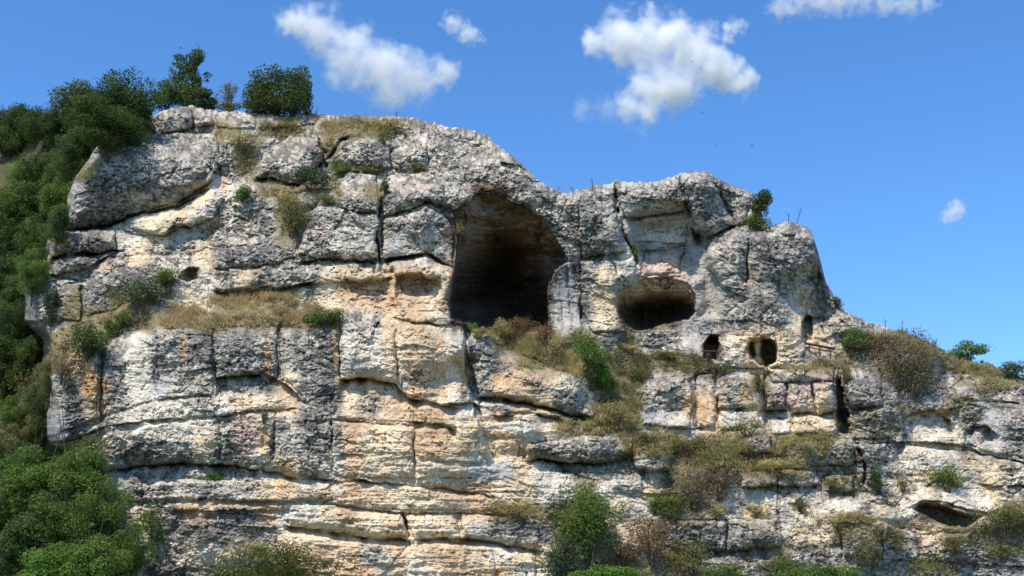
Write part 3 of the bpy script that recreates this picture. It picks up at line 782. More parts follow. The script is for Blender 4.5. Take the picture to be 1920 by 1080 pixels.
vary = 0.45 + 0.85 * smooth(-0.5, 0.5, fbm(U / 4.2, V / 3.1, 133, 3))
rough = (0.42 * n_big + 0.20 * n_mid + 0.10 * ridg * (0.5 + 0.5 * dirt) + strata * 0.26 * bed + 0.09 * (1 - strata) * bed
         + (0.26 * (cid - 0.5) - 0.15 * joint) * (0.75 + 0.25 * dirt) * (1 - 0.45 * strata)
         + (0.07 * (gid - 0.5) - 0.04 * joint2) * (0.4 + 0.6 * dirt)
         + vary * (-0.10 * pit2 * dirt - 0.05 * pit * (0.25 + 0.75 * dirt) + 0.055 * fine))
fc = (0.30 * facets(U / 2.3 + 0.25 * n_mid, V / 1.5, 201) * (1 - 0.5 * strata) + 0.17 * facets(U / 0.95 + 0.2 * n_mid, V / 0.62, 202)
      + 0.10 * facets(U / 0.42 + 0.15 * n_mid, V / 0.28, 203) + 0.050 * facets(U / 0.2, V / 0.15, 204))
rough = 0.72 * rough + fc * (0.4 + 0.5 * vary) * (0.5 + 0.5 * dirt)
cb = fbm(U / 3.0 + 0.3 * n_mid, V / 0.55, 211, 3, 0.6) * cave_mask
disp = disp + 0.55 * cb
hgeo = smooth(0.30, 0.46, fbm(U / 0.30, V / 0.2, 27, 3, 0.6)) * smooth(-0.2, 0.35, fbm(U / 2.2, V / 1.4, 28, 2))
rough = rough - 0.16 * hgeo
disp = disp + rough * rocky * notcave + soil * 0.10 * fine
disp = disp * (1 - hillw) + hillw * (1.2 * n_big + 0.4 * n_mid)
# a few hollow plane-like ledges keep the blocks angular
Ysurf = Y - disp
Xw, Yw, Zw = unproj(PX, PY, Ysurf)

# --- colour of each point
sp = fbm(U / 0.30, V / 0.26, 21, 4, 0.75)
sp2 = fbm(U / 1.6, V / 1.1, 22, 4, 0.6)
streak = fbm(U / 0.35, V / 2.4, 23, 4, 0.65)
lich = fbm(U / 0.16, V / 0.15, 24, 2, 0.8)
blob = fbm(U / 0.85 + 0.3 * sp, V / 0.6, 26, 3, 0.55)
holes = smooth(0.30, 0.46, fbm(U / 0.30, V / 0.2, 27, 3, 0.6)) * smooth(-0.2, 0.35, fbm(U / 2.2, V / 1.4, 28, 2))
cc = 0.5 - 0.09 * dirt + dirt * (0.95 * sp + 0.35 * sp2 + 0.75 * lich + 0.75 * blob + 0.25 * streak) + (1 - dirt) * (0.6 * sp + 0.75 * sp2 + 0.3 * streak + 0.3 * bed * strata + 0.22)
cc = cc - 0.16 * pit2 * dirt
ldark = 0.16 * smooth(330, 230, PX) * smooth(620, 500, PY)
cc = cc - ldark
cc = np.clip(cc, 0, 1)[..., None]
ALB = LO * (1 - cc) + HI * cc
hl = (0.4 * holes * (1 - soil) * (1 - cave_mask))[..., None]
ALB = ALB * (1 - hl) + np.array([.13, .11, .09]) * hl
# rust and damp streaks on pale rock
rs = (smooth(0.28, 0.55, fbm(U / 0.9, V / 3.2, 25, 3, 0.6)) * (1 - soil) * (1 - dirt) * 0.35)[..., None]
ALB = ALB * (1 - rs) + ALB * np.array([1.02, 0.80, 0.58]) * rs
ds = (smooth(0.30, 0.6, streak) * (1 - soil) * (1 - cave_mask) * (0.12 + 0.33 * dirt))[..., None]
ALB = ALB * (1 - ds) + np.array([.14, .13, .115]) * ds
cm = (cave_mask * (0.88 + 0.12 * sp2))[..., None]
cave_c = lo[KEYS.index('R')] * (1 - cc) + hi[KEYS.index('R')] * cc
cave_shade = cave_mask * np.where(PX < 1110, smooth(455, 545, PY), smooth(560, 600, PY))  # shade in the lower caves, painted into their colour
cave_c = 1.25 * (1 - 0.55 * cave_shade[..., None]) * cave_c * (0.75 + 0.5 * smooth(520, 430, PY) + 1.9 * smooth(75, 15, np.hypot(PX - 1030, (PY - 475) * 0.7)) + 0.5 * smooth(470, 400, PY) * (PX < 1110)
                   + 2.8 * smooth(590, 545, PY) * (PX > 1120) + 0.35 * bed)[..., None]  # light on the vaults and right wall is painted in as brighter brown
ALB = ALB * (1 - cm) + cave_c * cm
hw = hillw[..., None]
ALB = ALB * (1 - hw) + np.array([.085, .085, .045]) * (1 + 0.4 * sp[..., None]) * hw
ALB = ALB * np.array([1.04, 1.0, 0.93])
ALB = np.clip(ALB, 0.01, 0.85)

# --- plateau behind the crest
NB = 14
bk = []
for k in range(NB, 0, -1):
    g = 0.25 * k ** 2.2
    bk.append(np.stack([Xw[0], Yw[0] + g, Zw[0] - 0.10 * g + 0.3 * fbm(cols / 40, cols * 0 + g, 70, 3) * min(1, g)], -1))
front = np.stack([Xw, Yw, Zw], -1)
ALLV = np.concatenate([np.array(bk), front], 0)
ALLC = np.concatenate([np.repeat((np.array([[.14, .12, .07]]) + 0 * ALB[0])[None], NB, 0), ALB], 0)
PART = np.concatenate([np.full((NB, NC), -1), part], 0)
HILLM = np.concatenate([np.repeat((hillw[0] > .5)[None], NB, 0), hillw > 0.5], 0)
R_ALL = NR + NB
quad_r, quad_c = np.meshgrid(np.arange(R_ALL - 1), np.arange(NC - 1), indexing='ij')
v0 = quad_r * NC + quad_c
FACES = np.stack([v0, v0 + NC, v0 + NC + 1, v0 + 1], -1).reshape(-1, 4)
fpart = PART[:-1, :-1].ravel(); fhill = HILLM[:-1, :-1].ravel()
VERT = ALLV.reshape(-1, 3); VCOL = ALLC.reshape(-1, 3)


def submesh(name, mask, parent, mat=ROCK):
    f = FACES[mask]
    if len(f) < 12:
        return None
    used, inv = np.unique(f, return_inverse=True)
    v = VERT[used]
    return mesh_obj(name, v, inv.reshape(-1, 4), 4, mat, parent, VCOL[used])


hill = submesh('hillside', fhill, None)
tag(hill, kind='structure')
cliff = empty('cliff', (0, 88, 0))
tag(cliff, kind='structure')


def keep(o, parent):
    if o is not None:
        o.parent = parent
        o.matrix_parent_inverse = parent.matrix_world.inverted()


bpy.context.view_layer.update()
for pid, mask in [(-1, (fpart == -1) & ~fhill)]:
    o = submesh('rock_face', mask, None); keep(o, cliff)
for i in range(len(BLOCKS)):
    o = submesh('rock_block', (fpart == i) & ~fhill, None)
    keep(o, cliff)
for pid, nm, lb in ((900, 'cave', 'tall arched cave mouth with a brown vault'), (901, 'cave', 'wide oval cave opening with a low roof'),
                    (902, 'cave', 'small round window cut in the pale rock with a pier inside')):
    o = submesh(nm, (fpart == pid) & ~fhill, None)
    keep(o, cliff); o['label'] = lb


def surf(px, py, out=0.0):
    """the point of the rock seen at survey position (px, py), moved out towards the valley"""
    c = int(np.argmin(np.abs(cols - px)))
    r = (py - top[c]) / (BOT - top[c]) * (NR - 1)
    r = int(max(0, min(NR - 1, round(r))))
    p = front[r, c].copy()
    p[1] -= out
    return p

# ------------------------------------------------------------------ valley floor
def ground_sheet():
    n = 90
    g = np.linspace(-1, 1, n)
    gx, gy = np.meshgrid(np.sign(g) * np.abs(g) ** 2.2 * 2500, np.sign(g) * np.abs(g) ** 2.2 * 2500)
    gz = -0.05 + 0.12 * fbm(gx / 9, gy / 9, 300, 3)
    v = np.stack([gx, gy, gz], -1).reshape(-1, 3)
    r, c = np.meshgrid(np.arange(n - 1), np.arange(n - 1), indexing='ij')
    a = r * n + c
    f = np.stack([a, a + 1, a + n + 1, a + n], -1).reshape(-1, 4)
    o = mesh_obj('ground', v, f, 4, plain_material('meadow', (0.07, 0.085, 0.03), 0.95, 0.8), None, None, True)
    tag(o, kind='structure')


ground_sheet()


# ------------------------------------------------------------------ foliage
def leaf_cloud(centers, size, seed, aspect=0.55, up=0.35, nrm=None):
    """one small folded leaf spray per centre: 4-point diamonds"""
    rg = np.random.default_rng(seed)
    n = len(centers)
    d = rg.normal(size=(n, 3)); d[:, 2] += 0.1
    d /= np.linalg.norm(d, axis=1)[:, None]
    nn = rg.normal(size=(n, 3))
    if nrm is not None:
        nn = nn * 0.5 + nrm * 1.1
    nn[:, 2] += up
    s = np.cross(d, nn); s /= np.linalg.norm(s, axis=1)[:, None] + 1e-9
    L = size * rg.uniform(0.6, 1.35, n)[:, None]
    W = L * aspect
    a = centers - d * L * 0.5; b = centers + s * W * 0.5 + d * L * 0.08
    c = centers + d * L * 0.5; e = centers - s * W * 0.5 + d * L * 0.08
    v = np.stack([a, b, c, e], 1).reshape(-1, 3)
    f = np.arange(4 * n).reshape(n, 4)
    return v, f


def crown_points(n, rad, seed, lobes=14, lump=0.42, shell=0.55, flat=0.0, gaps=0.0):
    """points through a lumpy crown centred on the origin with half-sizes rad"""
    rg = np.random.default_rng(seed)
    rad = np.array(rad) * 1.17
    lc = rg.normal(size=(lobes, 3)); lc /= np.linalg.norm(lc, axis=1)[:, None]
    lc *= rg.uniform(0.35, 0.84, lobes)[:, None]
    lc[0] = 0
    lr = rg.uniform(lump * 0.6, lump * 1.2, lobes); lr[0] = 0.5
    w = lr ** 2; w /= w.sum()
    k = rg.choice(lobes, n, p=w)
    u = rg.normal(size=(n, 3)); u /= np.linalg.norm(u, axis=1)[:, None]
    r = np.maximum(rg.uniform(0, 1, n) ** (1 / 3.0), rg.uniform(shell, 1, n) * (rg.uniform(0, 1, n) < 0.7))
    p = lc[k] + u * (lr[k] * r)[:, None]
    nse = fbm(p[:, 0] * 4 + p[:, 2] * 2.3 + seed, p[:, 1] * 4 - p[:, 2] * 3.1, seed, 2)
    keepm = nse > (-0.55 + gaps)
    p = p[keepm]; u = u[keepm]
    p = p * (1 + 0.12 * rg.normal(size=(len(p), 1)) * (rg.uniform(0, 1, (len(p), 1)) < 0.2))
    return p * rad, u


def tube(pts, radii, sides=5):
    vs = []; fs = []
    pts = [np.array(p, float) for p in pts]
    for i, p in enumerate(pts):
        d = pts[min(i + 1, len(pts) - 1)] - pts[max(i - 1, 0)]
        d /= np.linalg.norm(d) + 1e-9
        a = np.cross(d, [0.3, 1, 0.2]); a /= np.linalg.norm(a) + 1e-9
        b = np.cross(d, a)
        for k in range(sides):
            t_ = 2 * math.pi * k / sides
            vs.append(p + radii[i] * (math.cos(t_) * a + math.sin(t_) * b))
    for i in range(len(pts) - 1):
        for k in range(sides):
            a0 = i * sides + k; a1 = i * sides + (k + 1) % sides
            fs.append((a0, a1, a1 + sides, a0 + sides))
    return np.array(vs), np.array(fs)


def join(parts):
    vs = []; fs = []; o = 0
    for v, f in parts:
        vs.append(v); fs.append(f + o); o += len(v)
    return np.concatenate(vs), np.concatenate(fs)


def limbs(root_h, rad, seed, r0=0.16, n=7, base_z=0.0):
    """trunk from the ground to the crown centre with limbs reaching into it"""
    rg = random.Random(seed)
    top_ = np.array([0, 0, root_h])
    mid = np.array([rg.uniform(-.2, .2) * rad[0] * .4, rg.uniform(-.2, .2) * rad[1] * .4, base_z + (root_h - base_z) * .5])
    ps = [tube([(0, 0, base_z - .4), mid, top_], [r0, r0 * .75, r0 * .45], 6)]
    for k in range(n):
        a = rg.uniform(0, 2 * math.pi); t_ = rg.uniform(0.35, 1.0)
        s = (1 - t_) * mid + t_ * top_
        e = np.array([math.cos(a) * rad[0] * .75, math.sin(a) * rad[1] * .75, root_h + rg.uniform(-.2, .85) * rad[2]])
        m_ = (s + e) / 2 + np.array([0, 0, -.08 * rad[2]])
        ps.append(tube([s, m_, e], [r0 * .4, r0 * .25, r0 * .1], 4))
    return join(ps)


PROTO = {}


def proto_crown(style, k):
    """shared crown meshes for the woods: unit half-size 1, scaled per tree"""
    key = (style, k)
    if key not in PROTO:
        p, u = crown_points(17000, (1, 1, 1), 500 + 7 * k, 30, 0.30, 0.5)
        v, f = leaf_cloud(p, 0.068, 900 + k, 0.6, nrm=u)
        me_o = mesh_obj('foliage', v, f, 4, LEAF[style])
        v2, f2 = limbs(0.0, (1, 1, 1), 40 + k, 0.05, 9, -1.25)
        tr_o = mesh_obj('trunk', v2, f2, 4, BARK)
        PROTO[key] = (me_o.data, tr_o.data)
        bpy.data.objects.remove(me_o); bpy.data.objects.remove(tr_o)
    return PROTO[key]


def wood_tree(px, py, rx, ry, style, k, label, group='trees of the wooded slope left of the cliff', Yd=None, name='broadleaf_tree'):
    rx *= 1.08; ry *= 1.08
    if Yd is None:
        b = surf(px, py + ry * 0.9)
        Yt = b[1] - 0.6
    else:
        Yt = Yd
    cx, cy, cz = unproj(px, py, Yt)
    m = Yt / F_PX / math.cos(PITCH)
    Rx, Rz = rx * m, ry * m
    root_z = float(cz) - Rz * 1.15 if Yd is None else min(0.0, float(cz) - Rz)
    t = empty(name, (float(cx), float(Yt), root_z))
    tag(t, label, 'tree', group)
    style = 'deep' if style == 'dark' and k % 3 else style
    style = 'dark' if style == 'mid' and k % 2 and Yd is None else style
    cr, tk = proto_crown(style, k % 4)
    h = float(cz) - root_z
    a = bpy.data.objects.new('foliage', cr); COL.objects.link(a); a.parent = t
    a.location = (0, 0, h); a.scale = (Rx, (Rx + Rz) / 2, Rz); a.rotation_euler = (0, 0, k * 2.1)
    b_ = bpy.data.objects.new('trunk', tk); COL.objects.link(b_); b_.parent = t
    b_.location = (0, 0, h); b_.scale = (Rx, Rx, h / 1.25 if Yd is not None else Rz); b_.rotation_euler = (0, 0, k * 2.1)
    return t


def shrub(px, py, rx, ry, style, label, n=1500, size=0.15, out=None, name='shrub', cat='shrub', group=None, gaps=0.0, aspect=0.5,
          seed=None, Yd=None, stems=8, lump=0.42, lobes=12, shell=0.5, stem_r=0.035):
    seed = seed if seed is not None else int(px * 7 + py)
    n = int(n * (1.9 if gaps < 0.05 else 1.5)); size *= 1.08
    if Yd is None:
        b = surf(px, min(py + ry * 0.8, 1230))
        c0 = surf(px, py)
        m = b[1] / F_PX
        Yt = min(b[1], c0[1]) - (rx * m * 0.35 if out is None else out)
    else:
        Yt = Yd; m = Yd / F_PX
    cx, cy, cz = [float(q) for q in unproj(px, py, Yt)]
    rad = (rx * m, min(rx, ry * 1.3) * m * 0.8, ry * m)
    t = empty(name, (cx, Yt, cz - rad[2]))
    tag(t, label, cat, group)
    p, u = crown_points(n, rad, seed, lobes, lump, shell, gaps=gaps)
    v, f = leaf_cloud(p + np.array([0, 0, rad[2]]), size, seed + 1, aspect, nrm=u)
    a = mesh_obj('foliage', v, f, 4, LEAF[style], t)
    rg = random.Random(seed)
    ps = []
    for k in range(stems):
        an = rg.uniform(0, 6.28); q = rg.uniform(.2, .85)
        e = (math.cos(an) * rad[0] * q, math.sin(an) * rad[1] * q, rad[2] * rg.uniform(1.0, 1.75))
        s = (math.cos(an) * rad[0] * .12, math.sin(an) * rad[1] * .12 + .1, -.25)
        ps.append(tube([s, ((s[0] + e[0]) * .45, (s[1] + e[1]) * .45, e[2] * .5), e], [stem_r, stem_r * .7, stem_r * .3], 4))
    v, f = join(ps)
    mesh_obj('stems', v, f, 4, BARK, t)
    return t


# --- woods on the slope to the left
W = [
 (18, 226, 40, 34, 'dark', 'dark tree on the skyline at the left edge of the photo'),
 (70, 232, 36, 28, 'dark', 'low dark tree on the skyline, second from the left edge'),
 (112, 246, 34, 28, 'dark', 'small dark tree in the dip of the skyline left of the broad crown'),
 (168, 200, 64, 56, 'dark', 'tall dark broadleaf crown that makes the left half of the large clump above the cliff'),
 (236, 190, 58, 56, 'dark', 'dark broadleaf crown with two humps beside the gap over the grey overhang'),
 (205, 236, 84, 42, 'dark', 'wide low dark crown under the two tall ones at the cliff shoulder'),
 (145, 282, 46, 44, 'dark', 'deep green tree leaning over the upper left shoulder of the grey overhang'),
 (96, 318, 46, 46, 'dark', 'dark tree right of the small grey outcrop on the slope'),
 (12, 388, 42, 44, 'mid', 'fresh green tree under the small grey outcrop at the left edge'),
 (62, 382, 46, 46, 'mid', 'full green crown between the outcrop and the overhanging rock'),
 (112, 372, 34, 40, 'mid', 'green tree touching the left flank of the large grey overhang'),
 (24, 452, 46, 40, 'dark', 'dark green tree halfway down the slope at the left edge'),
 (82, 448, 40, 44, 'dark', 'green tree beside the notch in the cliff edge'),
 (18, 520, 42, 42, 'dark', 'shaded tree left of the blunt grey nose of rock'),
 (66, 512, 34, 36, 'mid', 'narrow green tree just above the blunt grey nose of rock'),
 (14, 590, 38, 40, 'mid', 'leafy green tree left of the lowest ledge bushes'),
 (50, 596, 22, 34, 'dark', 'thin dark tree squeezed against the grey nose of rock'),
 (14, 662, 44, 38, 'mid', 'bright round tree below the dark thicket at the left edge'),
 (58, 668, 30, 32, 'dark', 'small dark tree above the pale grassy gully'),
 (86, 752, 24, 40, 'mid', 'slim green sapling against the left edge of the lower cliff'),
 (14, 838, 34, 36, 'olive', 'olive coloured bush tree in the gully at the left edge'),
 (70, 802, 24, 26, 'olive', 'small olive bush tree below the pale gully'),
]
W += [
 (48, 228, 44, 34, 'dark', 'dark bushy crown between the two skyline trees at the left edge'),
 (92, 240, 40, 34, 'dark', 'dark crown closing the skyline band before its dip'),
 (30, 262, 40, 24, 'dark', 'dark bushy tree just under the skyline at the left edge'),
 (150, 232, 44, 34, 'dark', 'dark crown filling the base of the left hump of the large clump'),
 (262, 222, 30, 26, 'dark', 'small dark crown against the top boulder'),
 (122, 330, 34, 40, 'dark', 'shadowy tree tucked beside the top of the grey overhang'),
 (50, 332, 34, 30, 'mid', 'green tree right of the outcrop, beneath the grassy opening'),
 (44, 418, 40, 34, 'mid', 'green crown in the middle of the left slope'),
 (110, 418, 24, 34, 'dark', 'small dark tree wedged at the notch under the overhang'),
 (52, 476, 34, 34, 'mid', 'light green crown above the blunt nose at the left edge'),
 (86, 486, 18, 26, 'dark', 'very small dark tree beside the low grey block'),
 (40, 548, 34, 34, 'dark', 'dark crown just left of the blunt grey nose'),
 (34, 626, 34, 32, 'dark', 'dark crown between the round tree and the grey nose'),
 (76, 640, 24, 28, 'dark', 'dark little tree under the grey nose of rock'),
 (6, 720, 22, 30, 'dark', 'dark tree at the left edge above the gully bottom'),
 (96, 700, 16, 30, 'olive', 'thin olive tree at the left shoulder of the lower cliff'),
 (30, 780, 34, 30, 'mid', 'green bush tree in the bottom of the gully'),
 (60, 850, 40, 30, 'mid', 'green bush tree at the mouth of the gully'),
]
for k, (px, py, rx, ry, st, lb) in enumerate(W):
    wood_tree(px, py, rx, ry, st, k, lb)
W2 = [
 (150, 888, 62, 50, 'mid', 81.5, 'bright round crown under the dark lower corner of the cliff'),
 (70, 905, 62, 52, 'mid', 82.0, 'green crown left of the bright round one in the lower left thicket'),
 (8, 940, 50, 60, 'mid', 82.5, 'shaded crown at the left edge of the lower thicket'),
 (192, 950, 46, 48, 'mid', 80.5, 'green crown reaching right across the foot of the bedded cliff'),
 (112, 985, 60, 54, 'mid', 79.5, 'central crown of the lower left thicket'),
 (36, 1024, 56, 52, 'dark', 79.0, 'darker crown in the lower left corner of the photo'),
 (170, 1052, 66, 52, 'mid', 78.0, 'large crown cut by the bottom edge left of the grey pillar foot'),
 (236, 1034, 34, 48, 'mid', 80.0, 'small crown at the right end of the lower left thicket'),
 (100, 1075, 60, 46, 'bright', 77.0, 'sunlit crown at the bottom edge of the lower left thicket'),
]
for k, (px, py, rx, ry, st, yd, lb) in enumerate(W2):
    wood_tree(px, py, rx, ry, st, k + 1, lb, 'trees of the thicket at the foot of the cliff', yd)

# --- trees standing on the crest
shrub(352, 148, 52, 56, 'dark', 'tall dark tree with sky gaps standing behind the top boulder', 6500, 0.19, out=-3, name='crest_tree', cat='tree', gaps=0.34, lobes=16, lump=0.3, stem_r=.09, stems=10)
shrub(318, 178, 30, 34, 'dark', 'low dark tree in front of the tall gappy one on the crest', 2600, 0.19, out=-2, name='crest_tree', cat='tree', gaps=0.1, stem_r=.06)
shrub(350, 176, 34, 30, 'dark', 'dense dark bush filling the foot of the tall gappy tree', 1800, 0.18, out=-2.5, name='crest_shrub')
shrub(385, 188, 30, 22, 'deep', 'low dark bush right under the tall gappy tree on the crest', 1400, 0.18, out=-2, stem_r=.05)
shrub(436, 200, 30, 12, 'olive', 'low olive bush between the bare tree and the square tree', 600, 0.16, out=-1)
shrub(430, 176, 26, 38, 'grey', 'thin half bare greyish tree between the tall tree and the square green one', 900, 0.15, out=-3, name='crest_tree', cat='tree', gaps=0.35, lobes=12, lump=0.28, stem_r=.05, stems=12)


def square_tree():
    """the dense clipped-looking tree with a straight right side"""
    m = 96.5 / F_PX
    Yt = 96.5
    cx, cy, cz = [float(q) for q in unproj(522, 175, Yt)]
    t = empty('crest_tree', (cx, Yt, cz - 45 * m))
    tag(t, 'dense green tree with a flat top and straight right side on the crest', 'tree')
    rg = np.random.default_rng(5)
    q = rg.uniform(-1, 1, (26000, 3))
    r4 = (np.abs(q) ** 9).sum(1) ** (1 / 9)
    q = q[(r4 < 1.0) & (r4 > 0.3)]
    x, z = q[:, 0], q[:, 2]
    lim = 0.86 + 0.30 * fbm(x * 3.5, q[:, 1] * 3.5, 4, 3)
    ok = (z < lim) & (x > -0.98 + 0.32 * np.maximum(0, z + .3) + 0.3 * fbm(z * 4, q[:, 1] * 3, 6, 3)) & (x < 0.93 + 0.12 * fbm(z * 5, q[:, 1] * 4, 16, 3)) & (fbm(x * 4 + z, z * 4 + q[:, 1] * 3, 9, 2) > -0.28)
    q = q[ok] * np.array([68 * m, 50 * m, 47 * m])
    v, f = leaf_cloud(q + np.array([0, 0, 45 * m]), 0.20, 6, 0.6, nrm=q / 3)
    mesh_obj('foliage', v, f, 4, LEAF['mid2'], t)
    v, f = limbs(40 * m, (50 * m, 40 * m, 35 * m), 3, 0.2, 9)
    mesh_obj('trunk', v, f, 4, BARK, t)


LEAF['mid2'] = leaf_material('leaf_mid_olive', (0.090, 0.130, 0.028), 0.35)
square_tree()

S = shrub
S(266, 240, 26, 16, 'olive', 'yellow green bush left of the top boulder', 900)
S(196, 268, 40, 20, 'olive', 'olive bush on the left shoulder between the dark clump and the grey overhang', 1300, 0.15)
S(20, 282, 26, 14, 'blue', 'blue green bush above the small outcrop on the slope', 700, 0.18)
S(590, 336, 58, 22, 'blue', 'long blue green bush under the upper boulders', 2600, gaps=.1)
S(640, 316, 28, 16, 'mid', 'small green bush at the right end of the long ledge bush', 900)
S(548, 398, 30, 42, 'olive', 'olive bush hanging down the cleft left of the bulging block', 1500, gaps=.15)
S(456, 362, 20, 13, 'bright', 'bright green cushion plant in the middle of the upper cliff', 800, 0.13)
S(612, 372, 20, 14, 'olive', 'small olive tuft beside the bulging block', 450)
S(700, 318, 30, 10, 'olive', 'thin olive growth on the joint above the tall crack', 450)
S(722, 352, 10, 22, 'olive', 'narrow olive plant at the top of the tall vertical crack', 320)
S(785, 312, 22, 8, 'olive', 'low olive plant on the ledge right of the tall crack', 300)
S(735, 232, 44, 14, 'grass', 'dry green cushion on the crest above the arch', 1000)
S(720, 255, 16, 20, 'olive', 'dark olive tuft in the cleft under the crest', 400)
S(455, 260, 40, 18, 'grass', 'dry brush on the slope below the square tree', 700, gaps=.2)
S(860, 430, 10, 20, 'grass', 'dry tuft on the left rim of the arched cave', 320)
S(400, 425, 20, 16, 'grey', 'grey green tuft right of the hollowed cream ledge', 350)
S(262, 548, 58, 32, 'blue', 'dark spreading bush at the left end of the grassy ledge', 2600, gaps=.1)
S(316, 522, 26, 24, 'mid', 'green bush under the little red niche', 800, gaps=.12)
S(97, 572, 18, 36, 'blue', 'blue green bush growing up the blunt grey nose', 900)
S(160, 640, 50, 34, 'dark', 'dense green bush above the rust stained corner', 2400)
S(215, 606, 30, 22, 'mid', 'lighter green bush beside the small dark boulder', 900)
S(120, 690, 30, 26, 'grey', 'grey green scrub at the left shoulder of the lower cliff', 700, gaps=.2)
S(604, 592, 36, 20, 'dark', 'small dark bush at the right end of the grassy ledge', 1700, 0.13)
S(1109, 668, 36, 52, 'mid', 'upright green bush on the grassy ramp below the caves', 3400, 0.15)
S(1128, 705, 26, 20, 'bright', 'bright low bush at the foot of the upright green one', 1000, 0.14)
S(884, 614, 18, 11, 'bright', 'bright green plant at the left foot of the arched cave', 420, 0.12)
S(936, 618, 26, 24, 'grass', 'pale green bush on the floor of the arched cave', 1000, 0.12, gaps=.1)
S(900, 622, 16, 12, 'grass', 'small pale tuft on the sill of the arched cave', 350, 0.12)
S(960, 616, 24, 18, 'brown', 'brown seed heads in the middle of the arched cave mouth', 800, 0.12, gaps=.15)
S(985, 608, 26, 20, 'brown', 'red brown dead bush in the mouth of the arched cave', 900, 0.12, gaps=.2)
S(1022, 618, 26, 26, 'brown', 'brown dried bush by the pillar between the caves', 1000, 0.12, gaps=.2)
S(1040, 650, 22, 22, 'grass', 'straw coloured bush above the slab', 600, 0.12, gaps=.2)
S(1190, 470, 12, 16, 'mid', 'small green plant in the cleft above the oval cave', 350, 0.12)
S(1424, 384, 26, 26, 'dark', 'dark juniper like bush on the crest between the two summits', 1700, 0.15, out=.2)
S(1420, 418, 30, 18, 'mid2', 'yellow green bush under the dark crest bush', 1200, 0.13, out=.2)
S(1568, 566, 14, 12, 'dark', 'small dark bush on the right slope of the tower', 300, 0.13)
S(1597, 640, 32, 22, 'dark', 'dark green bush behind the end of the rust red rail', 1300, 0.14)
S(1600, 626, 26, 12, 'mid', 'fresh green spray on top of the dark bush by the rail', 500, 0.13)
S(1690, 668, 84, 50, 'grey', 'large grey brown half bare bush on the right shoulder', 3600, 0.14, gaps=.22, stems=26)
S(1712, 700, 46, 40, 'olive', 'olive bush below the large grey brown one', 1500, 0.14, gaps=.2)
S(1640, 640, 40, 26, 'brown', 'brown twiggy bush left of the large grey one', 900, 0.13, gaps=.25, stems=16)
S(1814, 658, 40, 18, 'mid', 'green bush on the right hand crest', 1500, 0.16, out=.3)
S(1890, 690, 30, 18, 'blue', 'dark bush at the right end of the crest', 800, 0.16, out=.3)
S(1100, 985, 66, 78, 'mid', 'tall young green tree in front of the lower terraces', 7000, 0.15, name='young_tree', cat='tree', lobes=22, lump=.34, stems=14, stem_r=.06, gaps=.05)
S(1050, 1050, 42, 40, 'blue', 'dull green bush left of the foot of the young tree', 1500, 0.15)
S(520, 1066, 128, 46, 'olive2' if False else 'mid2', 'wide green hedge like bush at the foot of the bedded wall', 6500, 0.14, lobes=26, lump=.3, gaps=.05)
S(460, 1030, 50, 22, 'grass', 'flowering pale bush above the wide hedge like bush', 900, 0.12, gaps=.2)
S(1150, 1080, 84, 20, 'bright', 'bright sunlit bush cut by the bottom edge below the young tree', 2600, 0.15, Yd=76)
S(1538, 1080, 62, 16, 'bright', 'bright green bush at the bottom edge right of the middle', 1700, 0.15, Yd=78)
S(1360, 1074, 42, 16, 'mid', 'green bush at the bottom edge between the two sunlit ones', 900, 0.14)
S(403, 891, 16, 9, 'bright', 'tiny bright green plant on the dark bedding ledge', 380, 0.11)
S(1776, 896, 32, 24, 'mid', 'green bush by the white rock on the right cliff', 1200, 0.13)
S(1640, 905, 14, 30, 'dark', 'narrow dark bush in the cleft of the right terraces', 650, 0.13)
S(1300, 905, 44, 44, 'grey', 'thorny grey brown scrub on the slope of the terraces', 2200, 0.13, gaps=.15, stems=18)
S(1360, 860, 58, 34, 'olive', 'olive scrub mound above the terraces', 2000, 0.13, gaps=.15)
S(1350, 900, 34, 30, 'grey', 'dark tangled scrub right of the thorny slope', 1300, 0.13, gaps=.15)
S(1262, 948, 36, 26, 'mid2', 'green bush right of the young tree', 1100, 0.13)
S(1225, 1005, 52, 50, 'brown', 'brown dry scrub to the right of the young tree', 2200, 0.12, gaps=.2, stems=20)
S(1300, 1040, 44, 30, 'olive', 'olive scrub below the grey block', 1300, 0.12, gaps=.15)
S(1450, 872, 62, 13, 'grass', 'mound of dry grass on the terrace blocks', 1200, 0.11)
S(1595, 972, 52, 11, 'grass', 'low dry cushion on the lower right terrace', 1000, 0.11)
S(1880, 972, 60, 26, 'olive', 'olive scrub right of the low wide hollow', 1700, 0.13)
S(1300, 750, 14, 14, 'grass', 'dry tuft hanging between the orange stained blocks', 250, 0.1)
S(1400, 800, 50, 14, 'olive', 'low olive scrub under the row of square blocks', 900, 0.12, gaps=.1)
S(1500, 690, 60, 8, 'grass', 'strip of dry green growth below the round window', 700, 0.1)
S(1345, 690, 40, 12, 'olive', 'low scrub under the dark doorway', 600, 0.11, gaps=.1)
S(1200, 700, 40, 16, 'olive', 'low scrub mound at the top of the grassy ramp', 800, 0.12, gaps=.1)
S(1328, 672, 10, 12, 'blue', 'small plant in front of the dark doorway', 250, 0.1)
S(508, 828, 8, 6, 'grey', 'tiny grey tuft on the cream wall', 120, 0.1)
S(495, 778, 10, 9, 'grey', 'little grey tuft at the end of the long joint', 160, 0.1)
S(980, 955, 60, 16, 'grass', 'dry fringe above the dark undercut at the foot of the wall', 1000, 0.11, gaps=.15)
S(1620, 1030, 30, 24, 'olive', 'small olive scrub at the bottom of the right terraces', 700, 0.12, gaps=.15)
S(1750, 1060, 60, 18, 'olive', 'low olive scrub near the bottom right', 900, 0.12, gaps=.15)
S(1840, 720, 60, 14, 'grass', 'dry grass mound below the right hand crest', 900, 0.12)
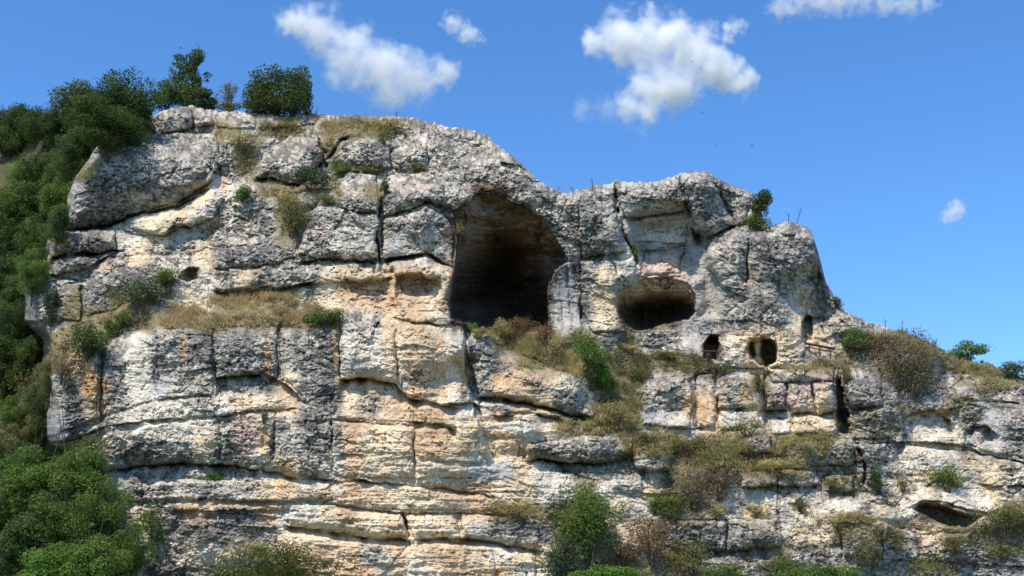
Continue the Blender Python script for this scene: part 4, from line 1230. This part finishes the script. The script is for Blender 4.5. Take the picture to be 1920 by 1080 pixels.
S(60, 720, 34, 40, 'olive', 'sparse olive scrub in the pale gully', 900, 0.15, gaps=.2)
S(170, 830, 36, 12, 'mid2', 'small green bush under the dark lower corner', 600, 0.13)
S(290, 985, 30, 40, 'mid', 'green bush climbing the foot of the bedded wall', 1200, 0.14, gaps=.15)


SM = [(1250, 665, 24, 9, 'olive', 'flat olive scrub on the ledge between the oval cave and the doorway'), (1180, 652, 22, 10, 'grass', 'small dry tuft right of the upright green bush'),
 (1155, 770, 30, 22, 'grass', 'pale scrub at the foot of the grassy ramp'), (1215, 820, 30, 12, 'olive', 'low scrub above the rounded terrace rock'),
 (1290, 832, 34, 18, 'olive', 'olive scrub under the orange stained blocks'), (1400, 845, 20, 16, 'olive', 'olive tuft left of the small terrace block'),
 (1560, 905, 16, 10, 'olive', 'little tuft on the right terrace rock'), (1500, 945, 20, 12, 'olive', 'little scrub under the mound of dry grass'),
 (1420, 955, 26, 10, 'grass', 'thin dry growth on the cream terrace'), (1340, 960, 26, 12, 'grass', 'thin dry growth left of the cream terrace'),
 (1230, 940, 22, 22, 'mid', 'green sprig between the young tree and the terraces'), (1680, 1010, 24, 16, 'olive', 'olive tuft on the right foot of the terraces'),
 (1790, 1020, 30, 12, 'olive', 'olive tuft low on the right cliff'), (1880, 1030, 34, 16, 'olive', 'olive scrub in the lower right corner'),
 (1690, 905, 14, 12, 'grass', 'small dry tuft beside the pale diagonal rib'), (1540, 820, 30, 8, 'grass', 'dry fringe under the rightmost square blocks'),
 (1585, 700, 14, 22, 'olive', 'olive plant at the top of the dark wedge'), (1420, 712, 10, 20, 'olive', 'olive plant in the joint under the round window'),
 (1165, 1040, 26, 22, 'brown', 'brown dead stems at the foot of the young tree'), (1480, 1060, 40, 12, 'mid', 'green strip of bush at the bottom between the sunlit ones')]
for px, py, rx, ry, st, lb in SM:
    S(px, py, rx, ry, st, lb, int(rx * ry * 1.6) + 120, 0.12, gaps=.12)


# ------------------------------------------------------------------ dry grass and weeds
def blades(points, h, w, seed, lean=0.35):
    rg = np.random.default_rng(seed)
    k = 12                                   # blades of one tussock
    cen = points[:max(1, len(points) // k)]
    off = rg.normal(0, 0.09, (len(cen) * k, 3)); off[:, 2] = 0
    points = np.repeat(cen, k, 0) + off
    n = len(points)
    hk = np.repeat(rg.uniform(0.5, 1.4, len(cen)), k)
    a = rg.uniform(0, 2 * np.pi, n)
    H = (h * hk * rg.uniform(0.6, 1.2, n))[:, None]
    side = np.stack([np.cos(a), np.sin(a), 0 * a], 1) * w
    tip = np.stack([rg.normal(0, lean, n) + off[:, 0] * 4, rg.normal(-0.12, lean, n) + off[:, 1] * 3, np.ones(n)], 1) * H
    p = points
    v = np.stack([p - side, p + side, p + tip * 0.55 + side * 0.7, p + tip], 1).reshape(-1, 3)
    return v, np.arange(4 * n).reshape(n, 4)


def grid_sample(weight, n, seed):
    rg = np.random.default_rng(seed)
    w = weight.ravel().astype(float).cumsum()
    k = np.searchsorted(w, rg.uniform(0, w[-1], n))
    k = np.clip(k, 0, len(w) - 1)
    p = front.reshape(-1, 3)[k].copy()
    p += rg.uniform(-0.04, 0.04, p.shape)
    p[:, 1] -= 0.05
    return p


def patch_mask(polys, feather=6):
    m = np.zeros(PX.shape)
    for poly in polys:
        ix, d = sdf(WX, WY, poly, 4)
        m[ix] = np.maximum(m[ix], smooth(-3, feather, d))
    return m


GRASS = [
 ('straw', 9000, 0.42, [[(300, 600), (330, 560), (400, 552), (590, 552), (600, 580), (560, 612), (400, 618), (310, 616)]], 'dry straw coloured grass along the long middle ledge'),
 ('grass', 9000, 0.45, [[(905, 625), (1000, 632), (1060, 640), (1085, 700), (1120, 760), (1150, 790), (1110, 788), (1090, 712), (1000, 676), (910, 636)]], 'dry grass on the ramp between slab and upright bush'),
 ('olive', 7000, 0.36, [[(1130, 640), (1300, 660), (1340, 690), (1220, 705), (1200, 790), (1290, 830), (1300, 870), (1200, 825), (1110, 800), (1130, 740)]], 'olive grass on the ramp under the oval cave'),
 ('straw', 6000, 0.36, [[(1050, 790), (1150, 780), (1290, 815), (1300, 870), (1260, 850), (1200, 830), (1060, 808)]], 'straw coloured grass band above the rounded terrace rocks'),
 ('grass', 4500, 0.32, [[(1340, 812), (1460, 806), (1560, 815), (1560, 828), (1480, 840), (1440, 878), (1370, 880)]], 'dry grass under the row of square blocks'),
 ('grass', 4500, 0.34, [[(560, 215), (780, 222), (790, 250), (640, 262), (600, 255), (470, 262), (400, 250), (480, 244)]], 'thin grass along the crest above the boulders'),
 ('grass', 3500, 0.4, [[(1700, 640), (1790, 675), (1925, 715), (1925, 735), (1800, 705), (1720, 680)]], 'dry grass on the right hand crest'),
 ('olive', 3000, 0.4, [[(30, 250), (130, 262), (110, 290), (40, 290)], [(20, 690), (100, 690), (95, 830), (20, 820)]], 'pale grass on the slope beside the cliff'),
 ('grass', 2200, 0.3, [[(150, 330), (210, 285), (240, 280), (190, 310), (160, 345)], [(60, 520), (150, 425), (140, 440), (90, 500)]], 'grass fringe on the left shoulder of the cliff'),
]
for k, (st, n, h, polys, lb) in enumerate(GRASS):
    m = patch_mask(polys)
    if m.sum() < 1:
        continue
    m = m * smooth(-0.45, 0.35, fbm(U / 1.1, V / 0.7, 160 + k, 3)) * (0.35 + soil)
    v, f = blades(grid_sample(m, n, 60 + k), h * 0.75, 0.028, 70 + k)
    o = mesh_obj('dry_grass', v, f, 4, LEAF[st]); tag(o, lb, 'grass', None, 'stuff')
wm = np.clip(soil + 0.8 * rsoil, 0, 1) ** 2 * (1 - hillw) * (smooth(-0.15, 0.4, fbm(U / 1.3, V / 0.8, 88, 3)) * 0.9 + 0.1)
v, f = blades(grid_sample(wm, 34000, 99), 0.24, 0.032, 98)
o = mesh_obj('weeds', v, f, 4, LEAF['olive']); tag(o, 'low olive weeds scattered over the ledges', 'weeds', None, 'stuff')
p = grid_sample(wm, 16000, 101); p[:, 2] += 0.1
v, f = leaf_cloud(p, 0.15, 102)
o = mesh_obj('ledge_herbs', v, f, 4, LEAF['grass']); tag(o, 'small leafy herbs scattered over the ledges', 'herbs', None, 'stuff')
# little tufts in joints of bare rock
jm = (joint > 0.5) * (1 - soil) * (1 - cave_mask) * (1 - hillw) * smooth(0.1, 0.5, fbm(U / 3, V / 2, 89, 3)) * smooth(1100, 1250, PX + PY * .3)
v, f = blades(grid_sample(jm + 1e-9, 5000, 103), 0.22, 0.03, 104)
o = mesh_obj('crevice_grass', v, f, 4, LEAF['grass']); tag(o, 'grass tufts rooted in the joints of the right hand rocks', 'grass', None, 'stuff')


# ------------------------------------------------------------------ dry stalks on the skyline
def stalk(px, py0, py1, lean, label, group=None):
    b = surf(px, py0)
    m = b[1] / F_PX
    h = (py0 - py1) * m
    t = empty('dry_stalk', tuple(b))
    tag(t, label, 'dry plant', group)
    e = np.array([lean * m, 0, h])
    v, f = tube([(0, 0, -.2), e * .5 + np.array([.02, 0, 0]), e], [.035, .028, .012], 4)
    mesh_obj('stem', v, f, 4, BARK, t)
    ps = []
    rg = random.Random(int(px))
    for k in range(5):
        q = .45 + .1 * k
        s = e * q
        ps.append(tube([s, s + np.array([rg.uniform(-.3, .3), rg.uniform(-.1, .1), .28])], [.018, .008], 3))
    v, f = join(ps)
    mesh_obj('twigs', v, f, 4, BARK, t)


stalk(592, 222, 196, 3, 'bare twig on the crest just right of the square tree')
stalk(1045, 362, 350, 1, 'short dry stalk in the saddle right of the arch, leftmost')
stalk(1074, 366, 350, -1, 'short dry stalk in the middle of the saddle')
stalk(1110, 358, 330, 0, 'tall dry stalk at the right end of the saddle')
stalk(1478, 420, 398, 2, 'short bare twig on top of the tower')
stalk(1492, 420, 385, 14, 'longer bare twig leaning right on top of the tower')
stalk(742, 226, 206, 1, 'thin stalk on the crest above the two central boulders')
stalk(1212, 612, 572, 0, 'pale stalk standing in the mouth of the oval cave')
stalk(1660, 622, 596, 2, 'bare branch sticking up from the right shoulder')
stalk(1690, 628, 598, 4, 'second bare branch above the large grey bush')


# ------------------------------------------------------------------ rails
RUST = plain_material('rusty_metal', (0.10, 0.035, 0.028), 0.6, 9, 0.35)


def rail(x0, y0, x1, y1, drop, posts, rr, label, lowrail, sill=False, out=0.7):
    a = surf((x0 + x1) / 2, max(y0, y1) + drop)
    Yr = a[1] - out
    A = np.array([float(q) for q in unproj(x0, y0, Yr)]); B = np.array([float(q) for q in unproj(x1, y1, Yr - .3)])
    m = Yr / F_PX
    t = empty('safety_rail', tuple(A)); tag(t, label, 'railing')
    z = np.zeros(3); D = B - A
    v, f = tube([z, D], [rr, rr], 8); mesh_obj('top_rail', v, f, 4, RUST, t, smoothsh=True)
    if lowrail:
        dz = np.array([0, 0, -drop * m * .5])
        v, f = tube([z + dz, D + dz], [rr * .45, rr * .45], 6); mesh_obj('lower_rail', v, f, 4, RUST, t, smoothsh=True)
    for k in range(posts):
        s = D * ((k + .5) / posts)
        v, f = tube([s, s + np.array([0, 0, -drop * m - .3])], [rr * .5, rr * .5], 6)
        mesh_obj('post', v, f, 4, RUST, t, smoothsh=True)


rail(1507, 643, 1566, 654, 14, 3, .10, 'rust red metal rail below the tall narrow niche', True)
rail(1316, 658, 1352, 659, 18, 2, .045, 'thin rusty rail across the dark doorway', False)


# ------------------------------------------------------------------ birds
def bird(px, py, Yb, span, roll, label):
    x, y, z = [float(q) for q in unproj(px, py, Yb)]
    t = empty('bird', (x, y, z)); tag(t, label, 'bird', None)
    t.rotation_euler = (0.2, roll, 0.5)
    s = span
    bm = plain_material('bird_dark', (0.03, 0.03, 0.035))
    v, f = tube([(0, -.35 * s, 0), (0, -.28 * s, .01), (0, -.1 * s, .0), (0, .15 * s, 0), (0, .35 * s, 0)], [.01 * s, .045 * s, .075 * s, .05 * s, .01 * s], 8)
    mesh_obj('body', v, f, 4, bm, t, smoothsh=True)
    for sg in (-1, 1):
        w = np.array([(0, -.14, .03), (sg * .28, -.18, .13), (sg * .5, -.04, .08), (sg * .27, .04, .12), (0, .1, .03)]) * s
        th = np.array([0, 0, .012 * s])
        vv_ = np.concatenate([w + th, w - th]); ff = np.array([(0, 1, 3, 4), (1, 2, 2, 3), (5, 9, 8, 6), (6, 8, 7, 7), (0, 5, 6, 1), (1, 6, 7, 2), (2, 7, 8, 3), (3, 8, 9, 4)])
        me = bpy.data.meshes.new('wing'); me.from_pydata([tuple(q) for q in vv_], [], [tuple(dict.fromkeys(q.tolist())) for q in ff]); me.materials.append(bm)
        o = bpy.data.objects.new('wing', me); COL.objects.link(o); o.parent = t
    tl = np.array([(0, .3, 0), (-.08, .48, 0), (.08, .48, 0), (0, .3, .015), (-.08, .48, .015), (.08, .48, .015)]) * s
    me = bpy.data.meshes.new('tail'); me.from_pydata([tuple(q) for q in tl], [], [(0, 1, 2), (5, 4, 3), (0, 3, 4, 1), (1, 4, 5, 2), (2, 5, 3, 0)]); me.materials.append(bm)
    o = bpy.data.objects.new('tail', me); COL.objects.link(o); o.parent = t


bird(1410, 273, 80, .26, .3, 'tiny dark bird right of the others over the twin summit')
bird(1343, 273, 84, .22, -.4, 'tiny dark bird left of its neighbour over the twin summit')
bird(1317, 212, 82, .24, .2, 'tiny dark bird just below the big cloud')
bird(1297, 115, 82, .22, -.2, 'tiny dark bird in front of the big cloud')
bird(748, 62, 84, .20, .4, 'tiny dark bird at the upper edge of the wedge shaped cloud')


# ------------------------------------------------------------------ clouds
def cloud(puffs, Yc_, label, dens, seed, thick=.45, noise_amt=1.0, nscale=1.5, soft=1.3, warp=2.2):
    """a real volume of droplets in a closed hull; puffs are (px, py, radius px, weight)"""
    m = Yc_ / F_PX
    P = [(np.array([float(q) for q in unproj(px, py, Yc_)]), r * m, w) for px, py, r, w in puffs]
    cen = sum(p for p, r, w in P) / len(P)
    # hull: box around the puffs rounded off
    pad = 1.5
    lo_ = np.min([p - r * pad for p, r, w in P], 0) - cen; hi_ = np.max([p + r * pad for p, r, w in P], 0) - cen
    c_ = (lo_ + hi_) / 2; h_ = (hi_ - lo_) / 2
    vs = []; fs = []
    nu, nvv = 24, 14
    for j in range(nvv + 1):
        for i in range(nu):
            th = math.pi * j / nvv; ph = 2 * math.pi * i / nu
            d = np.array([math.sin(th) * math.cos(ph), math.sin(th) * math.sin(ph), math.cos(th)])
            k = 1 / (np.abs(d) ** 5).sum() ** (1 / 5)
            vs.append(c_ + d * k * h_)
    for j in range(nvv):
        for i in range(nu):
            fs.append((j * nu + i, (j + 1) * nu + i, (j + 1) * nu + (i + 1) % nu, j * nu + (i + 1) % nu))
    mat = bpy.data.materials.new('cloud_vapour'); mat.use_nodes = True
    n = mat.node_tree.nodes; l = mat.node_tree.links; n.clear()
    out = n.new('ShaderNodeOutputMaterial')
    vol = n.new('ShaderNodeVolumeScatter'); vol.inputs['Color'].default_value = (1, 1, 1, 1); vol.inputs['Anisotropy'].default_value = -0.25
    l.new(vol.outputs[0], out.inputs['Volume'])
    tc = n.new('ShaderNodeTexCoord')
    R0 = max(r for p, r, w in P)
    nz = n.new('ShaderNodeTexNoise'); nz.inputs['Scale'].default_value = nscale * 1.6 / R0; nz.inputs['Detail'].default_value = 5; nz.inputs['Roughness'].default_value = .62
    l.new(tc.outputs['Object'], nz.inputs['Vector'])
    nw = n.new('ShaderNodeTexNoise'); nw.inputs['Scale'].default_value = 1.1 / R0; nw.inputs['Detail'].default_value = 6; nw.inputs['Roughness'].default_value = .6
    l.new(tc.outputs['Object'], nw.inputs['Vector'])
    wa = n.new('ShaderNodeVectorMath'); wa.operation = 'MULTIPLY_ADD'; wa.inputs[1].default_value = (warp * R0,) * 3
    wsub = n.new('ShaderNodeVectorMath'); wsub.operation = 'SUBTRACT'; wsub.inputs[1].default_value = (.5, .5, .5)
    l.new(nw.outputs['Color'], wsub.inputs[0]); l.new(wsub.outputs[0], wa.inputs[0]); l.new(tc.outputs['Object'], wa.inputs[2])
    acc = None
    for p, r, w in P:
        q = p - cen
        sub = n.new('ShaderNodeVectorMath'); sub.operation = 'DISTANCE'; sub.inputs[1].default_value = tuple(q)
        l.new(wa.outputs[0], sub.inputs[0])
        mr = n.new('ShaderNodeMath'); mr.operation = 'MULTIPLY_ADD'; mr.inputs[1].default_value = -w / r; mr.inputs[2].default_value = w
        l.new(sub.outputs['Value'], mr.inputs[0])
        if acc is None:
            acc = mr.outputs[0]
        else:
            mx = n.new('ShaderNodeMath'); mx.operation = 'SMOOTH_MAX'; mx.inputs[2].default_value = .5
            l.new(acc, mx.inputs[0]); l.new(mr.outputs[0], mx.inputs[1]); acc = mx.outputs[0]
    ns = n.new('ShaderNodeMath'); ns.operation = 'MULTIPLY_ADD'; ns.inputs[1].default_value = noise_amt * 2; ns.inputs[2].default_value = -noise_amt
    l.new(nz.outputs[0], ns.inputs[0])
    ad = n.new('ShaderNodeMath'); ad.operation = 'ADD'; l.new(acc, ad.inputs[0]); l.new(ns.outputs[0], ad.inputs[1])
    mr = n.new('ShaderNodeMapRange'); mr.interpolation_type = 'SMOOTHSTEP'; mr.inputs[1].default_value = 0.0; mr.inputs[2].default_value = soft
    mr.inputs[3].default_value = 0; mr.inputs[4].default_value = dens / R0
    l.new(ad.outputs[0], mr.inputs[0]); l.new(mr.outputs[0], vol.inputs['Density'])
    o = mesh_obj('cloud', np.array(vs), np.array(fs), 4, mat, None, None, True, tuple(cen))
    tag(o, label, 'cloud')
    return o


CLOUDS = True
if CLOUDS:
    cloud([(545, 45, 42, 1), (600, 55, 55, 1), (655, 90, 62, 1), (715, 120, 66, 1), (775, 145, 60, 1), (830, 140, 40, .9), (740, 175, 50, .8), (640, 130, 45, .7)], 1400,
          'large wedge shaped white cloud sloping down to the right above the crest', 5.0, 1, noise_amt=.75, nscale=1.2, soft=1.4)
    cloud([(1125, 85, 42, 1), (1175, 70, 58, 1), (1240, 75, 66, 1), (1300, 95, 62, 1), (1350, 130, 55, 1), (1385, 155, 36, 1), (1370, 55, 26, .8), (1215, 160, 62, .8), (1270, 165, 55, .8), (1205, 205, 50, .55)], 1400,
          'large bright heaped cloud above the saddle between the caves', 7.0, 2, noise_amt=.72, nscale=1.3, soft=1.2)
    cloud([(850, 42, 26, .8), (880, 62, 26, .9), (905, 74, 14, .7)], 1400, 'small wisp of cloud between the two large clouds', 1.3, 3, noise_amt=.7, soft=.8)
    cloud([(1465, 8, 34, .8), (1500, 0, 40, .9), (1540, -4, 44, .9), (1580, -6, 42, .9), (1620, -4, 38, .8), (1665, 6, 34, .8), (1700, 8, 34, .8), (1740, 2, 26, .7)], 1400, 'thin cloud strip cut by the top edge of the photo', 1.6, 4, noise_amt=.9, soft=1.0)
    cloud([(1795, 392, 24, .9), (1780, 405, 20, .6)], 1400, 'small faint cloud puff low on the right', 1.2, 5, noise_amt=.6, soft=.8)
    cloud([(1090, 205, 30, .7), (1140, 200, 34, .7)], 1400, 'faint veil of cloud left of the bright heaped cloud', .5, 6, noise_amt=.6, soft=.9)
